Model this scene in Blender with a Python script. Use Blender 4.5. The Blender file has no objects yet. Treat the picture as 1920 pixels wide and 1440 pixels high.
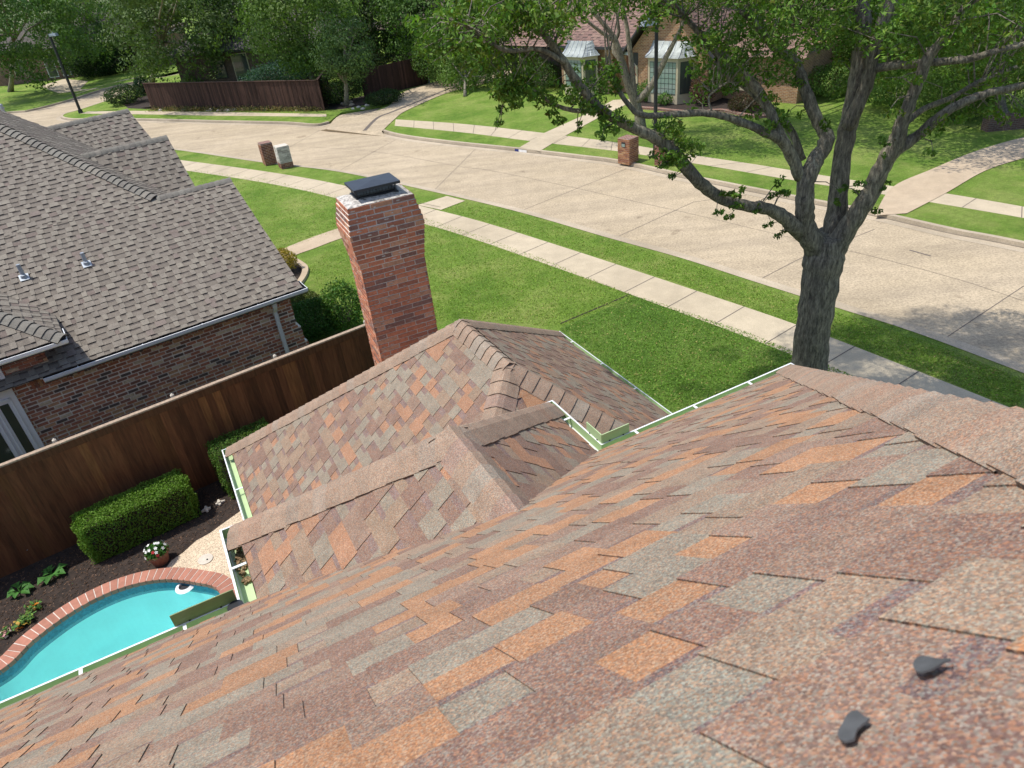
import bpy, math, random
import numpy as np
from mathutils import Vector, geometry
random.seed(7)
SC = bpy.context.scene
COL = SC.collection
R = math.radians
# ------------------------------------------------------------------ camera
CAMZ = 9.0
FPX = 1330.0
PI_, RO_ = R(32.6), R(6.55)
_cp, _sp, _cr, _sr = math.cos(PI_), math.sin(PI_), math.cos(RO_), math.sin(RO_)
down = np.array([[_cr, _sr, 0], [-_sr, _cr, 0], [0, 0, 1]]) @ np.array([0, _cp, _sp])
fw = np.array([0, 0, 1.]) - down * down[2]; fw /= np.linalg.norm(fw)
rt = np.cross(down, fw)
M3 = np.array([rt, fw, -down])
cam_d = bpy.data.cameras.new('camera'); cam = bpy.data.objects.new('camera', cam_d); COL.objects.link(cam)
SC.camera = cam
ax, ay, az = M3 @ np.array([1, 0, 0]), M3 @ np.array([0, -1, 0]), M3 @ np.array([0, 0, -1])
from mathutils import Matrix
cam.matrix_world = Matrix(((ax[0], ay[0], az[0], 0), (ax[1], ay[1], az[1], 0), (ax[2], ay[2], az[2], CAMZ), (0, 0, 0, 1)))
cam_d.sensor_width = 36.0; cam_d.lens = FPX / 1920 * 36
cam_d.clip_start = 0.05; cam_d.clip_end = 1500
cam_d.dof.use_dof = True; cam_d.dof.focus_distance = 9.0; cam_d.dof.aperture_fstop = 11.0
# ------------------------------------------------------------------ world / sun
SUN_EL, SUN_YAW = R(66), R(-84)      # yaw measured from +Y towards +X
W = bpy.data.worlds.new('World'); SC.world = W; W.use_nodes = True
nt = W.node_tree; nt.nodes.clear()
sky = nt.nodes.new('ShaderNodeTexSky'); sky.sky_type = 'NISHITA'; sky.sun_disc = False
sky.sun_elevation = SUN_EL; sky.sun_rotation = SUN_YAW; sky.dust_density = 1.5
bg = nt.nodes.new('ShaderNodeBackground'); bg.inputs[1].default_value = 0.15
wo = nt.nodes.new('ShaderNodeOutputWorld')
nt.links.new(sky.outputs[0], bg.inputs[0]); nt.links.new(bg.outputs[0], wo.inputs[0])
sd = bpy.data.lights.new('sun', 'SUN'); sd.energy = 3.6; sd.angle = R(0.55); sd.color = (1, .95, .87)
sun = bpy.data.objects.new('sun', sd); COL.objects.link(sun)
sv = Vector((math.cos(SUN_EL) * math.sin(SUN_YAW), math.cos(SUN_EL) * math.cos(SUN_YAW), math.sin(SUN_EL)))
sun.rotation_euler = sv.to_track_quat('Z', 'Y').to_euler(); sun.location = (-20, 10, 40)
SC.view_settings.view_transform = 'Standard'; SC.view_settings.look = 'None'
SC.view_settings.exposure = 0.36; SC.view_settings.gamma = 1.0
SC.render.engine = 'CYCLES'

# ------------------------------------------------------------------ survey helpers (photo pixel -> place on a known level / wall)
def ray(x, y): return M3 @ np.array([x - 960., y - 720., FPX])
def B(x, y, z=0.):
    r = ray(x, y); t = (z - CAMZ) / r[2]; return np.array([r[0] * t, r[1] * t, z])
def onplane(x, y, P, n):
    r = ray(x, y); t = ((np.array(P) - np.array([0, 0, CAMZ])) @ n) / (r @ n); return np.array([0, 0, CAMZ]) + r * t
def atY(x, y, Y):
    r = ray(x, y); return np.array([0, 0, CAMZ]) + r * (Y / r[1])
def pxm(P):  # metres per pixel at P
    return float((M3.T @ (np.array(P) - np.array([0, 0, CAMZ])))[2]) / FPX
def hd(deg): a = R(deg); return np.array([math.sin(a), math.cos(a), 0.])
def pd(deg): a = R(deg); return -np.array([math.cos(a), -math.sin(a), 0.])
UP = np.array([0, 0, 1.])

# ------------------------------------------------------------------ materials
MATS = {}
def _mat(name):
    m = bpy.data.materials.new(name); m.use_nodes = True
    nt = m.node_tree; b = nt.nodes['Principled BSDF']
    return m, nt, b
def N(nt, t, **k):
    n = nt.nodes.new(t)
    for a, v in k.items(): setattr(n, a, v)
    return n
def ramp(nt, stops, interp='LINEAR'):
    r = N(nt, 'ShaderNodeValToRGB'); cr = r.color_ramp; cr.interpolation = interp
    while len(cr.elements) < len(stops): cr.elements.new(0.5)
    for e, (p, c) in zip(cr.elements, stops): e.position = p; e.color = (*c, 1)
    return r
def mixc(nt, a, b, fac, mode='MIX'):
    n = N(nt, 'ShaderNodeMix', data_type='RGBA', blend_type=mode)
    for s, v in ((6, a), (7, b), (0, fac)):
        if hasattr(v, 'links'): nt.links.new(v, n.inputs[s])
        elif s == 0: n.inputs[0].default_value = v
        else: n.inputs[s].default_value = (*v, 1)
    return n.outputs[2]
def coords(nt, kind='Object', scale=(1, 1, 1)):
    t = N(nt, 'ShaderNodeTexCoord'); mp = N(nt, 'ShaderNodeMapping'); mp.inputs['Scale'].default_value = scale
    nt.links.new(t.outputs[kind], mp.inputs[0]); return mp.outputs[0]
def noise(nt, vec, scale, detail=4, rough=.6):
    n = N(nt, 'ShaderNodeTexNoise'); n.inputs['Scale'].default_value = scale; n.inputs['Detail'].default_value = detail
    n.inputs['Roughness'].default_value = rough; nt.links.new(vec, n.inputs['Vector']); return n
def bump(nt, b, h, strength=.3, dist=.01):
    n = N(nt, 'ShaderNodeBump'); n.inputs['Strength'].default_value = strength; n.inputs['Distance'].default_value = dist
    nt.links.new(h, n.inputs['Height']); nt.links.new(n.outputs[0], b.inputs['Normal'])
def plain(name, col, rough=.6, metal=0., var=.12, nscale=8., bmp=0., bscale=60.):
    if name in MATS: return MATS[name]
    m, nt, b = _mat(name); v = coords(nt); n = noise(nt, v, nscale)
    lo = tuple(c * (1 - var) for c in col); hi = tuple(min(1, c * (1 + var)) for c in col)
    r = ramp(nt, [(.3, lo), (.7, hi)]); nt.links.new(n.outputs[0], r.inputs[0]); nt.links.new(r.outputs[0], b.inputs['Base Color'])
    b.inputs['Roughness'].default_value = rough; b.inputs['Metallic'].default_value = metal
    if bmp: n2 = noise(nt, v, bscale); bump(nt, b, n2.outputs[0], bmp, .01)
    MATS[name] = m; return m
def vcol(name, rough=.8, nscale=30., var=.25, bmp=.3, bscale=80., stretch=(1, 1, 1), nscale2=None, spec=.3):
    """colour of each piece from its attribute, weathered by noise"""
    if name in MATS: return MATS[name]
    m, nt, b = _mat(name); a = N(nt, 'ShaderNodeVertexColor'); a.layer_name = 'Col'
    v = coords(nt, scale=stretch); n = noise(nt, v, nscale, 5)
    r = ramp(nt, [(.25, (1 - var,) * 3), (.75, (1 + var,) * 3)]); nt.links.new(n.outputs[0], r.inputs[0])
    c = mixc(nt, a.outputs[0], r.outputs[0], 1.0, 'MULTIPLY'); nt.links.new(c, b.inputs['Base Color'])
    b.inputs['Roughness'].default_value = rough; b.inputs['Specular IOR Level'].default_value = spec
    if bmp: n2 = noise(nt, v, bscale, 3); bump(nt, b, n2.outputs[0], bmp, .005)
    MATS[name] = m; return m
def granules(name, mix, stops, size=.0032, big=.12, rough=.95):
    """mineral granules over the coloured shingle"""
    m, nt, b = _mat(name); a = N(nt, 'ShaderNodeVertexColor'); a.layer_name = 'Col'
    v = coords(nt)
    vo = N(nt, 'ShaderNodeTexVoronoi'); vo.inputs['Scale'].default_value = 1 / size; nt.links.new(v, vo.inputs['Vector'])
    sp = N(nt, 'ShaderNodeSeparateColor'); nt.links.new(vo.outputs['Color'], sp.inputs[0])
    r = ramp(nt, stops, 'CONSTANT'); nt.links.new(sp.outputs[0], r.inputs[0])
    c = mixc(nt, a.outputs[0], r.outputs[0], mix)
    n1 = noise(nt, v, 9., 4); r1 = ramp(nt, [(.3, (1 - big,) * 3), (.7, (1 + big,) * 3)]); nt.links.new(n1.outputs[0], r1.inputs[0])
    c = mixc(nt, c, r1.outputs[0], 1., 'MULTIPLY')
    r2 = ramp(nt, [(0, (.70,) * 3), (1, (1.22,) * 3)]); nt.links.new(sp.outputs[1], r2.inputs[0])
    c = mixc(nt, c, r2.outputs[0], 1., 'MULTIPLY')
    n3 = noise(nt, v, 150., 3, .7); r3 = ramp(nt, [(.3, (.80,) * 3), (.7, (1.2,) * 3)]); nt.links.new(n3.outputs[0], r3.inputs[0])
    c = mixc(nt, c, r3.outputs[0], 1., 'MULTIPLY')
    nt.links.new(c, b.inputs['Base Color']); b.inputs['Roughness'].default_value = rough; b.inputs['Specular IOR Level'].default_value = .25
    bump(nt, b, vo.outputs['Distance'], .35, .002)
    MATS[name] = m; return m
granules('rust_shingle', .44, [(0, (.43, .20, .10)), (.22, (.17, .10, .08)), (.45, (.34, .33, .27)), (.68, (.20, .145, .12)), (.84, (.46, .30, .19))])
granules('grey_shingle', .3, [(0, (.20, .17, .15)), (.3, (.13, .11, .105)), (.6, (.27, .245, .22)), (.85, (.21, .165, .14))], size=.005)

def concrete(name, c1, c2, specks=.25, bs=90., crack=True):
    m, nt, b = _mat(name); v = coords(nt)
    n1 = noise(nt, v, .35, 6, .6); r = ramp(nt, [(.3, c1), (.7, c2)]); nt.links.new(n1.outputs[0], r.inputs[0])
    n2 = noise(nt, v, bs, 2, .8); r2 = ramp(nt, [(.28, (1 - specks * 1.3,) * 3), (.5, (1, 1, 1)), (.72, (1 + specks,) * 3)]); nt.links.new(n2.outputs[0], r2.inputs[0])
    c = mixc(nt, r.outputs[0], r2.outputs[0], 1., 'MULTIPLY')
    n3 = noise(nt, v, 2.2, 5, .7); r3 = ramp(nt, [(.35, (.9, .9, .9)), (.65, (1.06, 1.06, 1.06))]); nt.links.new(n3.outputs[0], r3.inputs[0])
    c = mixc(nt, c, r3.outputs[0], 1., 'MULTIPLY')
    nt.links.new(c, b.inputs['Base Color']); b.inputs['Roughness'].default_value = .9
    bump(nt, b, n2.outputs[0], .3, .01); MATS[name] = m; return m
concrete('road', (.395, .318, .212), (.465, .378, .262), .30, 16.)
def add_wear(name, ang):
    m = MATS[name]; nt = m.node_tree; b = nt.nodes['Principled BSDF']; src = b.inputs['Base Color'].links[0].from_socket
    t = N(nt, 'ShaderNodeTexCoord'); mp = N(nt, 'ShaderNodeMapping'); mp.inputs['Rotation'].default_value = (0, 0, ang); mp.inputs['Scale'].default_value = (.12, 1.1, 1); nt.links.new(t.outputs['Object'], mp.inputs[0])
    n = noise(nt, mp.outputs[0], 1.2, 5, .6); r = ramp(nt, [(.35, (.84, .84, .85)), (.6, (1.04, 1.04, 1.04))]); nt.links.new(n.outputs[0], r.inputs[0])
    c = mixc(nt, src, r.outputs[0], 1., 'MULTIPLY')
    n2 = noise(nt, t.outputs['Object'], 1.1, 3, .5); r2 = ramp(nt, [(.27, (.72, .70, .68)), (.33, (1, 1, 1))]); nt.links.new(n2.outputs[0], r2.inputs[0])
    nt.links.new(mixc(nt, c, r2.outputs[0], 1., 'MULTIPLY'), b.inputs['Base Color'])
add_wear('road', R(50))
concrete('walk', (.42, .35, .245), (.515, .435, .31), .14, 40.)
concrete('tan_walk', (.40, .31, .21), (.49, .39, .275), .12, 40.)
concrete('curb', (.34, .28, .20), (.50, .42, .31), .2, 30.)
concrete('pebble', (.50, .39, .27), (.62, .50, .36), .6, 55.)
concrete('mortar', (.56, .52, .46), (.70, .65, .58), .2, 60.)
concrete('crown_mortar', (.26, .245, .225), (.50, .47, .43), .6, 14.)
def grass_mat(name, a, b_, c_, dry=.5, drycol=(.30, .30, .09)):
    m, nt, b = _mat(name); v = coords(nt)
    n1 = noise(nt, v, .45, 6, .65); r = ramp(nt, [(.36, a), (.5, b_), (.64, c_)]); nt.links.new(n1.outputs[0], r.inputs[0])
    n2 = noise(nt, v, 5., 5, .75); r2 = ramp(nt, [(.34, (.82,) * 3), (.66, (1.18,) * 3)]); nt.links.new(n2.outputs[0], r2.inputs[0])
    c = mixc(nt, r.outputs[0], r2.outputs[0], 1., 'MULTIPLY')
    n4 = noise(nt, v, 34., 3, .85); r4 = ramp(nt, [(.34, (.38,) * 3), (.5, (1., 1., 1.)), (.66, (1.65,) * 3)]); nt.links.new(n4.outputs[0], r4.inputs[0])
    c = mixc(nt, c, r4.outputs[0], 1., 'MULTIPLY')
    n3 = noise(nt, v, 1.3, 6, .75); r3 = ramp(nt, [(.50, (0, 0, 0)), (.70, (1, 1, 1))]); nt.links.new(n3.outputs[0], r3.inputs[0])
    s3 = N(nt, 'ShaderNodeMath', operation='MULTIPLY'); nt.links.new(r3.outputs[0], s3.inputs[0]); s3.inputs[1].default_value = dry
    c = mixc(nt, c, drycol, s3.outputs[0])
    nt.links.new(c, b.inputs['Base Color']); b.inputs['Roughness'].default_value = .9; b.inputs['Specular IOR Level'].default_value = .15
    bump(nt, b, n4.outputs[0], 1., .06); MATS[name] = m
grass_mat('lush_lawn', (.088, .175, .024), (.12, .215, .034), (.16, .245, .05), .28)
grass_mat('lawn', (.125, .225, .030), (.18, .28, .045), (.25, .32, .075), .45, (.34, .35, .11))
plain('soil', (.028, .018, .013), .95, var=.6, nscale=12, bmp=1., bscale=25)
plain('earth', (.10, .12, .04), .95, var=.3, nscale=1)
plain('joint', (.12, .10, .085), .9)
plain('dark_metal', (.025, .028, .034), .4, .3)
plain('slate_lid', (.045, .052, .066), .45, .4, var=.1)
plain('white_metal', (.74, .76, .78), .35, .0, var=.04)
plain('gutter_inside', (.42, .54, .30), .5, 0, var=.10, nscale=3)
plain('gutter_olive', (.20, .24, .10), .5, 0, var=.10, nscale=3)
plain('grey_gutter', (.50, .53, .57), .4, 0, var=.05)
plain('galvanised', (.34, .38, .42), .45, .3, var=.2)
plain('white_paint', (.66, .67, .70), .5, 0, var=.04)
plain('cream_paint', (.50, .43, .30), .6, 0, var=.06)
plain('dark_trim', (.03, .03, .032), .6)
plain('debris', (.20, .13, .07), .95, var=.7, nscale=60, bmp=1, bscale=90)
plain('leaf_debris', (.075, .077, .082), .5, var=.25, nscale=40)
plain('terracotta', (.20, .075, .045), .75, var=.15)
plain('pale_stone', (.55, .50, .42), .8, var=.15)
plain('copper_roof', (.26, .29, .28), .55, .2, var=.3, nscale=3)
plain('plaster', (.60, .93, .90), .8, var=.06, nscale=2)
plain('tile_band', (.02, .16, .24), .3, var=.4, nscale=20)
plain('black_rubber', (.012, .012, .02), .5)
plain('red_cloth', (.45, .02, .03), .8); plain('white_cloth', (.75, .74, .72), .8); plain('blue_cloth', (.02, .03, .16), .8)
vcol('coping_brick', .8, 12, .15, .2, 60)
vcol('brick', .9, 25., .28, .6, 70.)
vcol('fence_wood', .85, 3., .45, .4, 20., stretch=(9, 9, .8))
vcol('stone_brick', .9, 25., .25, .6, 70.)
def bark_mat():
    m, nt, b = _mat('bark'); v = coords(nt, scale=(1, 1, .22))
    vo = N(nt, 'ShaderNodeTexVoronoi'); vo.inputs['Scale'].default_value = 16; nt.links.new(v, vo.inputs['Vector'])
    n1 = noise(nt, v, 26., 6, .75); n2 = noise(nt, v, 2., 4)
    r = ramp(nt, [(.34, (.06, .052, .042)), (.5, (.21, .185, .145)), (.66, (.42, .38, .30))]); nt.links.new(n1.outputs[0], r.inputs[0])
    r2 = ramp(nt, [(.35, (.75, .75, .75)), (.65, (1.25, 1.25, 1.15))]); nt.links.new(n2.outputs[0], r2.inputs[0])
    nt.links.new(mixc(nt, r.outputs[0], r2.outputs[0], 1., 'MULTIPLY'), b.inputs['Base Color']); b.inputs['Roughness'].default_value = .95
    bump(nt, b, n1.outputs[0], 1., .05); MATS['bark'] = m
bark_mat()
def leaf_mat(name, sat=1.):
    m, nt, b = _mat(name); a = N(nt, 'ShaderNodeVertexColor'); a.layer_name = 'Col'
    nt.links.new(a.outputs[0], b.inputs['Base Color']); b.inputs['Roughness'].default_value = .6; b.inputs['Specular IOR Level'].default_value = .18
    tr = N(nt, 'ShaderNodeBsdfTranslucent'); g = mixc(nt, a.outputs[0], (1.5, 1.8, .6), 1., 'MULTIPLY'); nt.links.new(g, tr.inputs[0])
    mx = N(nt, 'ShaderNodeMixShader'); mx.inputs[0].default_value = .22
    o = nt.nodes['Material Output']; nt.links.new(b.outputs[0], mx.inputs[1]); nt.links.new(tr.outputs[0], mx.inputs[2]); nt.links.new(mx.outputs[0], o.inputs[0])
    MATS[name] = m
leaf_mat('leaves')
def water_mat():
    m, nt, b = _mat('water'); v = coords(nt); n = noise(nt, v, 9., 3, .6)
    b.inputs['Base Color'].default_value = (.75, .97, .97, 1); b.inputs['Roughness'].default_value = .03
    b.inputs['Transmission Weight'].default_value = 1.; b.inputs['IOR'].default_value = 1.33
    bump(nt, b, n.outputs[0], .5, .03)
    tr = N(nt, 'ShaderNodeBsdfTransparent'); tr.inputs[0].default_value = (.72, .97, .98, 1)
    mx = N(nt, 'ShaderNodeMixShader'); mx.inputs[0].default_value = .82
    o = nt.nodes['Material Output']; nt.links.new(b.outputs[0], mx.inputs[1]); nt.links.new(tr.outputs[0], mx.inputs[2]); nt.links.new(mx.outputs[0], o.inputs[0])
    MATS['water'] = m
water_mat()
def glass_mat(name, col, rough=.08):
    m, nt, b = _mat(name); b.inputs['Base Color'].default_value = (*col, 1); b.inputs['Roughness'].default_value = rough
    b.inputs['Specular IOR Level'].default_value = .8; MATS[name] = m
glass_mat('window_glass', (.06, .075, .07)); glass_mat('pale_glass', (.22, .30, .27)); glass_mat('green_glass', (.035, .06, .045))
def brick_shader(name, c1, c2, mort, w=.215, h=.075, ms=.010):
    m, nt, b = _mat(name); t = N(nt, 'ShaderNodeTexCoord'); br = N(nt, 'ShaderNodeTexBrick')
    nt.links.new(t.outputs['UV'], br.inputs['Vector']); br.inputs['Scale'].default_value = 1
    for k, v in (('Brick Width', w), ('Row Height', h), ('Mortar Size', ms), ('Bias', 0.)): br.inputs[k].default_value = v
    for k, v in (('Color1', c1), ('Color2', c2), ('Mortar', mort)): br.inputs[k].default_value = (*v, 1)
    n = noise(nt, t.outputs['UV'], 3., 5); r = ramp(nt, [(.3, (.75,) * 3), (.7, (1.25,) * 3)]); nt.links.new(n.outputs[0], r.inputs[0])
    nt.links.new(mixc(nt, br.outputs[0], r.outputs[0], 1., 'MULTIPLY'), b.inputs['Base Color']); b.inputs['Roughness'].default_value = .9
    bump(nt, b, br.outputs['Fac'], -.4, .01); MATS[name] = m
brick_shader('orange_brick', (.38, .19, .09), (.24, .11, .06), (.45, .36, .24))
brick_shader('red_brick', (.24, .09, .06), (.15, .06, .045), (.30, .26, .22))
brick_shader('dark_brick', (.12, .06, .045), (.08, .045, .035), (.15, .13, .11))

# ------------------------------------------------------------------ mesh builder
def rgba(c): return (c[0], c[1], c[2], 1.)
class MB:
    def __init__(s): s.v = []; s.f = []; s.m = []; s.c = []; s.mats = []
    def mi(s, name):
        if name not in s.mats: s.mats.append(name)
        return s.mats.index(name)
    def face(s, pts, mat='', col=(.5, .5, .5)):
        i = len(s.v); s.v += [tuple(map(float, p)) for p in pts]; s.f.append(list(range(i, i + len(pts)))); s.m.append(s.mi(mat)); s.c.append(col)
    def hexa(s, b, t, mat, col=(.5, .5, .5)):     # b,t : 4 bottom, 4 top corners
        s.face(t, mat, col); s.face(b[::-1], mat, col)
        for i in range(4):
            j = (i + 1) % 4; s.face([b[i], b[j], t[j], t[i]], mat, col)
    def box(s, o, ux, uy, uz, mat, col=(.5, .5, .5)):   # origin corner + three edge vectors
        o = np.array(o, float); ux, uy, uz = map(lambda q: np.array(q, float), (ux, uy, uz))
        b = [o, o + ux, o + ux + uy, o + uy]; s.hexa(b, [p + uz for p in b], mat, col)
    def cbox(s, c, sx, sy, sz, mat, yaw=None, col=(.5, .5, .5)):  # centred in plan, sitting on c
        ex, ey = (np.array([1, 0, 0.]), np.array([0, 1., 0])) if yaw is None else (hd(yaw), pd(yaw))
        c = np.array(c, float); s.box(c - ex * sx / 2 - ey * sy / 2, ex * sx, ey * sy, UP * sz, mat, col)
    def tube(s, pts, rad, mat, seg=8, col=(.5, .5, .5), cap=True, rough=0., rnd=None):
        rings = []; n = len(pts); P = [np.array(p, float) for p in pts]
        ref = np.array([.31, .87, .38])
        for i in range(n):
            t = P[min(i + 1, n - 1)] - P[max(i - 1, 0)]; t /= (np.linalg.norm(t) + 1e-9)
            a = np.cross(t, ref); a /= (np.linalg.norm(a) + 1e-9); b = np.cross(t, a)
            if rnd and i == 0: kf = [1 + rnd.uniform(-rough, rough) * 1.6 for _ in range(seg)]
            r = rad[i] if hasattr(rad, '__len__') else rad
            rings.append([P[i] + (a * math.cos(k * 2 * math.pi / seg) + b * math.sin(k * 2 * math.pi / seg)) * r * (kf[k] + rnd.uniform(-rough, rough) * .35 if rnd else 1) for k in range(seg)])
        base = len(s.v)
        for rg in rings: s.v += [tuple(p) for p in rg]
        mi = s.mi(mat)
        for i in range(n - 1):
            for k in range(seg):
                a = base + i * seg + k; b = base + i * seg + (k + 1) % seg
                s.f.append([a, b, b + seg, a + seg]); s.m.append(mi); s.c.append(col)
        if cap:
            s.f.append([base + k for k in range(seg)][::-1]); s.m.append(mi); s.c.append(col)
            s.f.append([base + (n - 1) * seg + k for k in range(seg)]); s.m.append(mi); s.c.append(col)
    def sheet(s, poly, z, mat, holes=(), thick=0.):
        loops = [[Vector((p[0], p[1], 0)) for p in poly]] + [[Vector((p[0], p[1], 0)) for p in h] for h in holes]
        flat = [p for l in loops for p in l]
        for t in geometry.tessellate_polygon(loops):
            a, b, c = (flat[i] for i in t)
            if (b - a).cross(c - a).z < 0: b, c = c, b
            s.face([(q.x, q.y, z) for q in (a, b, c)], mat)
        if thick:
            for l in loops:
                for i in range(len(l)):
                    a, b = l[i], l[(i + 1) % len(l)]
                    s.face([(a.x, a.y, z - thick), (b.x, b.y, z - thick), (b.x, b.y, z), (a.x, a.y, z)], mat)
    def build(s, name, parent=None, smooth=False, mats=None):
        me = bpy.data.meshes.new(name); me.from_pydata(s.v, [], s.f)
        for k in s.mats: me.materials.append(MATS[k])
        me.polygons.foreach_set('material_index', s.m)
        ca = me.color_attributes.new('Col', 'FLOAT_COLOR', 'CORNER')
        cnt = np.array([len(f) for f in s.f]); cols = np.ones((len(s.f), 4)); cols[:, :3] = np.array(s.c)
        ca.data.foreach_set('color', np.repeat(cols, cnt, axis=0).ravel())
        uvl = me.uv_layers.new(name='UVMap'); uv = []
        for p in me.polygons:
            n = p.normal
            if abs(n.z) > .75: uv += [(me.vertices[i].co.x, me.vertices[i].co.y) for i in p.vertices]
            else:
                t = Vector((-n.y, n.x, 0)).normalized(); uv += [(me.vertices[i].co.dot(t), me.vertices[i].co.z) for i in p.vertices]
        uvl.data.foreach_set('uv', np.array(uv).ravel())
        if smooth: me.polygons.foreach_set('use_smooth', [True] * len(me.polygons))
        me.update()
        o = bpy.data.objects.new(name, me); COL.objects.link(o)
        if parent: o.parent = parent
        return o
def npmesh(name, verts, cols, mat, parent=None):
    """verts (n,4,3) quads, cols (n,3)"""
    n = len(verts); me = bpy.data.meshes.new(name)
    me.vertices.add(n * 4); me.vertices.foreach_set('co', verts.reshape(-1).astype(np.float32))
    me.loops.add(n * 4); me.loops.foreach_set('vertex_index', np.arange(n * 4, dtype=np.int32))
    me.polygons.add(n); me.polygons.foreach_set('loop_start', np.arange(0, n * 4, 4, dtype=np.int32)); me.polygons.foreach_set('loop_total', np.full(n, 4, dtype=np.int32))
    me.materials.append(MATS[mat]); me.update(calc_edges=True)
    ca = me.color_attributes.new('Col', 'FLOAT_COLOR', 'CORNER'); c = np.ones((n, 4)); c[:, :3] = cols
    ca.data.foreach_set('color', np.repeat(c, 4, axis=0).ravel().astype(np.float32))
    o = bpy.data.objects.new(name, me); COL.objects.link(o)
    if parent: o.parent = parent
    return o
def thing(name, label, cat, group=None):
    o = bpy.data.objects.new(name, None); COL.objects.link(o); o.empty_display_size = .2
    return tag(o, label, cat, group)
def tag(o, label=None, cat=None, group=None, kind=None):
    if label: o['label'] = label
    if cat: o['category'] = cat
    if group: o['group'] = group
    if kind: o['kind'] = kind
    return o
def smooth_line(pts, n=8, closed=False):
    P = [np.array(p[:2], float) for p in pts]; out = []; m = len(P)
    rng_ = range(m if closed else m - 1)
    for i in rng_:
        g = (lambda k: P[k % m]) if closed else (lambda k: P[max(0, min(m - 1, k))])
        p0, p1, p2, p3 = g(i - 1), g(i), g(i + 1), g(i + 2)
        for k in range(n):
            t = k / n; out.append(.5 * ((2 * p1) + (-p0 + p2) * t + (2 * p0 - 5 * p1 + 4 * p2 - p3) * t * t + (-p0 + 3 * p1 - 3 * p2 + p3) * t ** 3))
    if not closed: out.append(P[-1])
    return out
def offset(line, d):
    out = []
    for i, p in enumerate(line):
        a = line[max(0, i - 1)]; b = line[min(len(line) - 1, i + 1)]; t = b - a; t = t / (np.linalg.norm(t) + 1e-9)
        out.append(p + np.array([-t[1], t[0]]) * d)
    return out
def ribbon(mb, l0, l1, z, mat):
    for i in range(len(l0) - 1):
        mb.face([(*l0[i], z), (*l0[i + 1], z), (*l1[i + 1], z), (*l1[i], z)], mat)
def GP(pts, z=0.12): return [B(x, y, z)[:2] for x, y in pts]

# ------------------------------------------------------------------ shingled roof faces
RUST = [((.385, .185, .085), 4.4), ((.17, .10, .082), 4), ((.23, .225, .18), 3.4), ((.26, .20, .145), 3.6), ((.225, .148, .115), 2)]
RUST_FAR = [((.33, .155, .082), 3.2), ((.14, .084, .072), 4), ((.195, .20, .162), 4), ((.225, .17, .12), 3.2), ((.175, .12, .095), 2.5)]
RUST_DARK = (.12, .085, .095)
GREY = [((.24, .205, .18), 4), ((.20, .17, .15), 4), ((.30, .265, .235), 3), ((.23, .165, .15), 1), ((.27, .23, .20), 3)]
GREY_DARK = (.105, .088, .08)
def pick(pal, rnd):
    t = rnd.uniform(0, sum(w for _, w in pal))
    for c, w in pal:
        t -= w
        if t <= 0: k = rnd.uniform(.9, 1.1); return (c[0] * k, c[1] * k, c[2] * k)
    return pal[-1][0]
def clip(poly, conv):
    out = poly
    n = len(conv); area = sum(conv[i][0] * conv[(i + 1) % n][1] - conv[(i + 1) % n][0] * conv[i][1] for i in range(n))
    if area < 0: conv = conv[::-1]
    for i in range(n):
        (x0, y0), (x1, y1) = conv[i], conv[(i + 1) % n]; nx, ny = -(y1 - y0), x1 - x0
        src, out = out, []
        if not src: return []
        for k in range(len(src)):
            a, b = src[k], src[(k + 1) % len(src)]
            da = (a[0] - x0) * nx + (a[1] - y0) * ny; db = (b[0] - x0) * nx + (b[1] - y0) * ny
            if da >= 0: out.append(a)
            if (da >= 0) != (db >= 0):
                t = da / (da - db); out.append(tuple(a[j] + (b[j] - a[j]) * t for j in range(3)))
    return out
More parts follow.
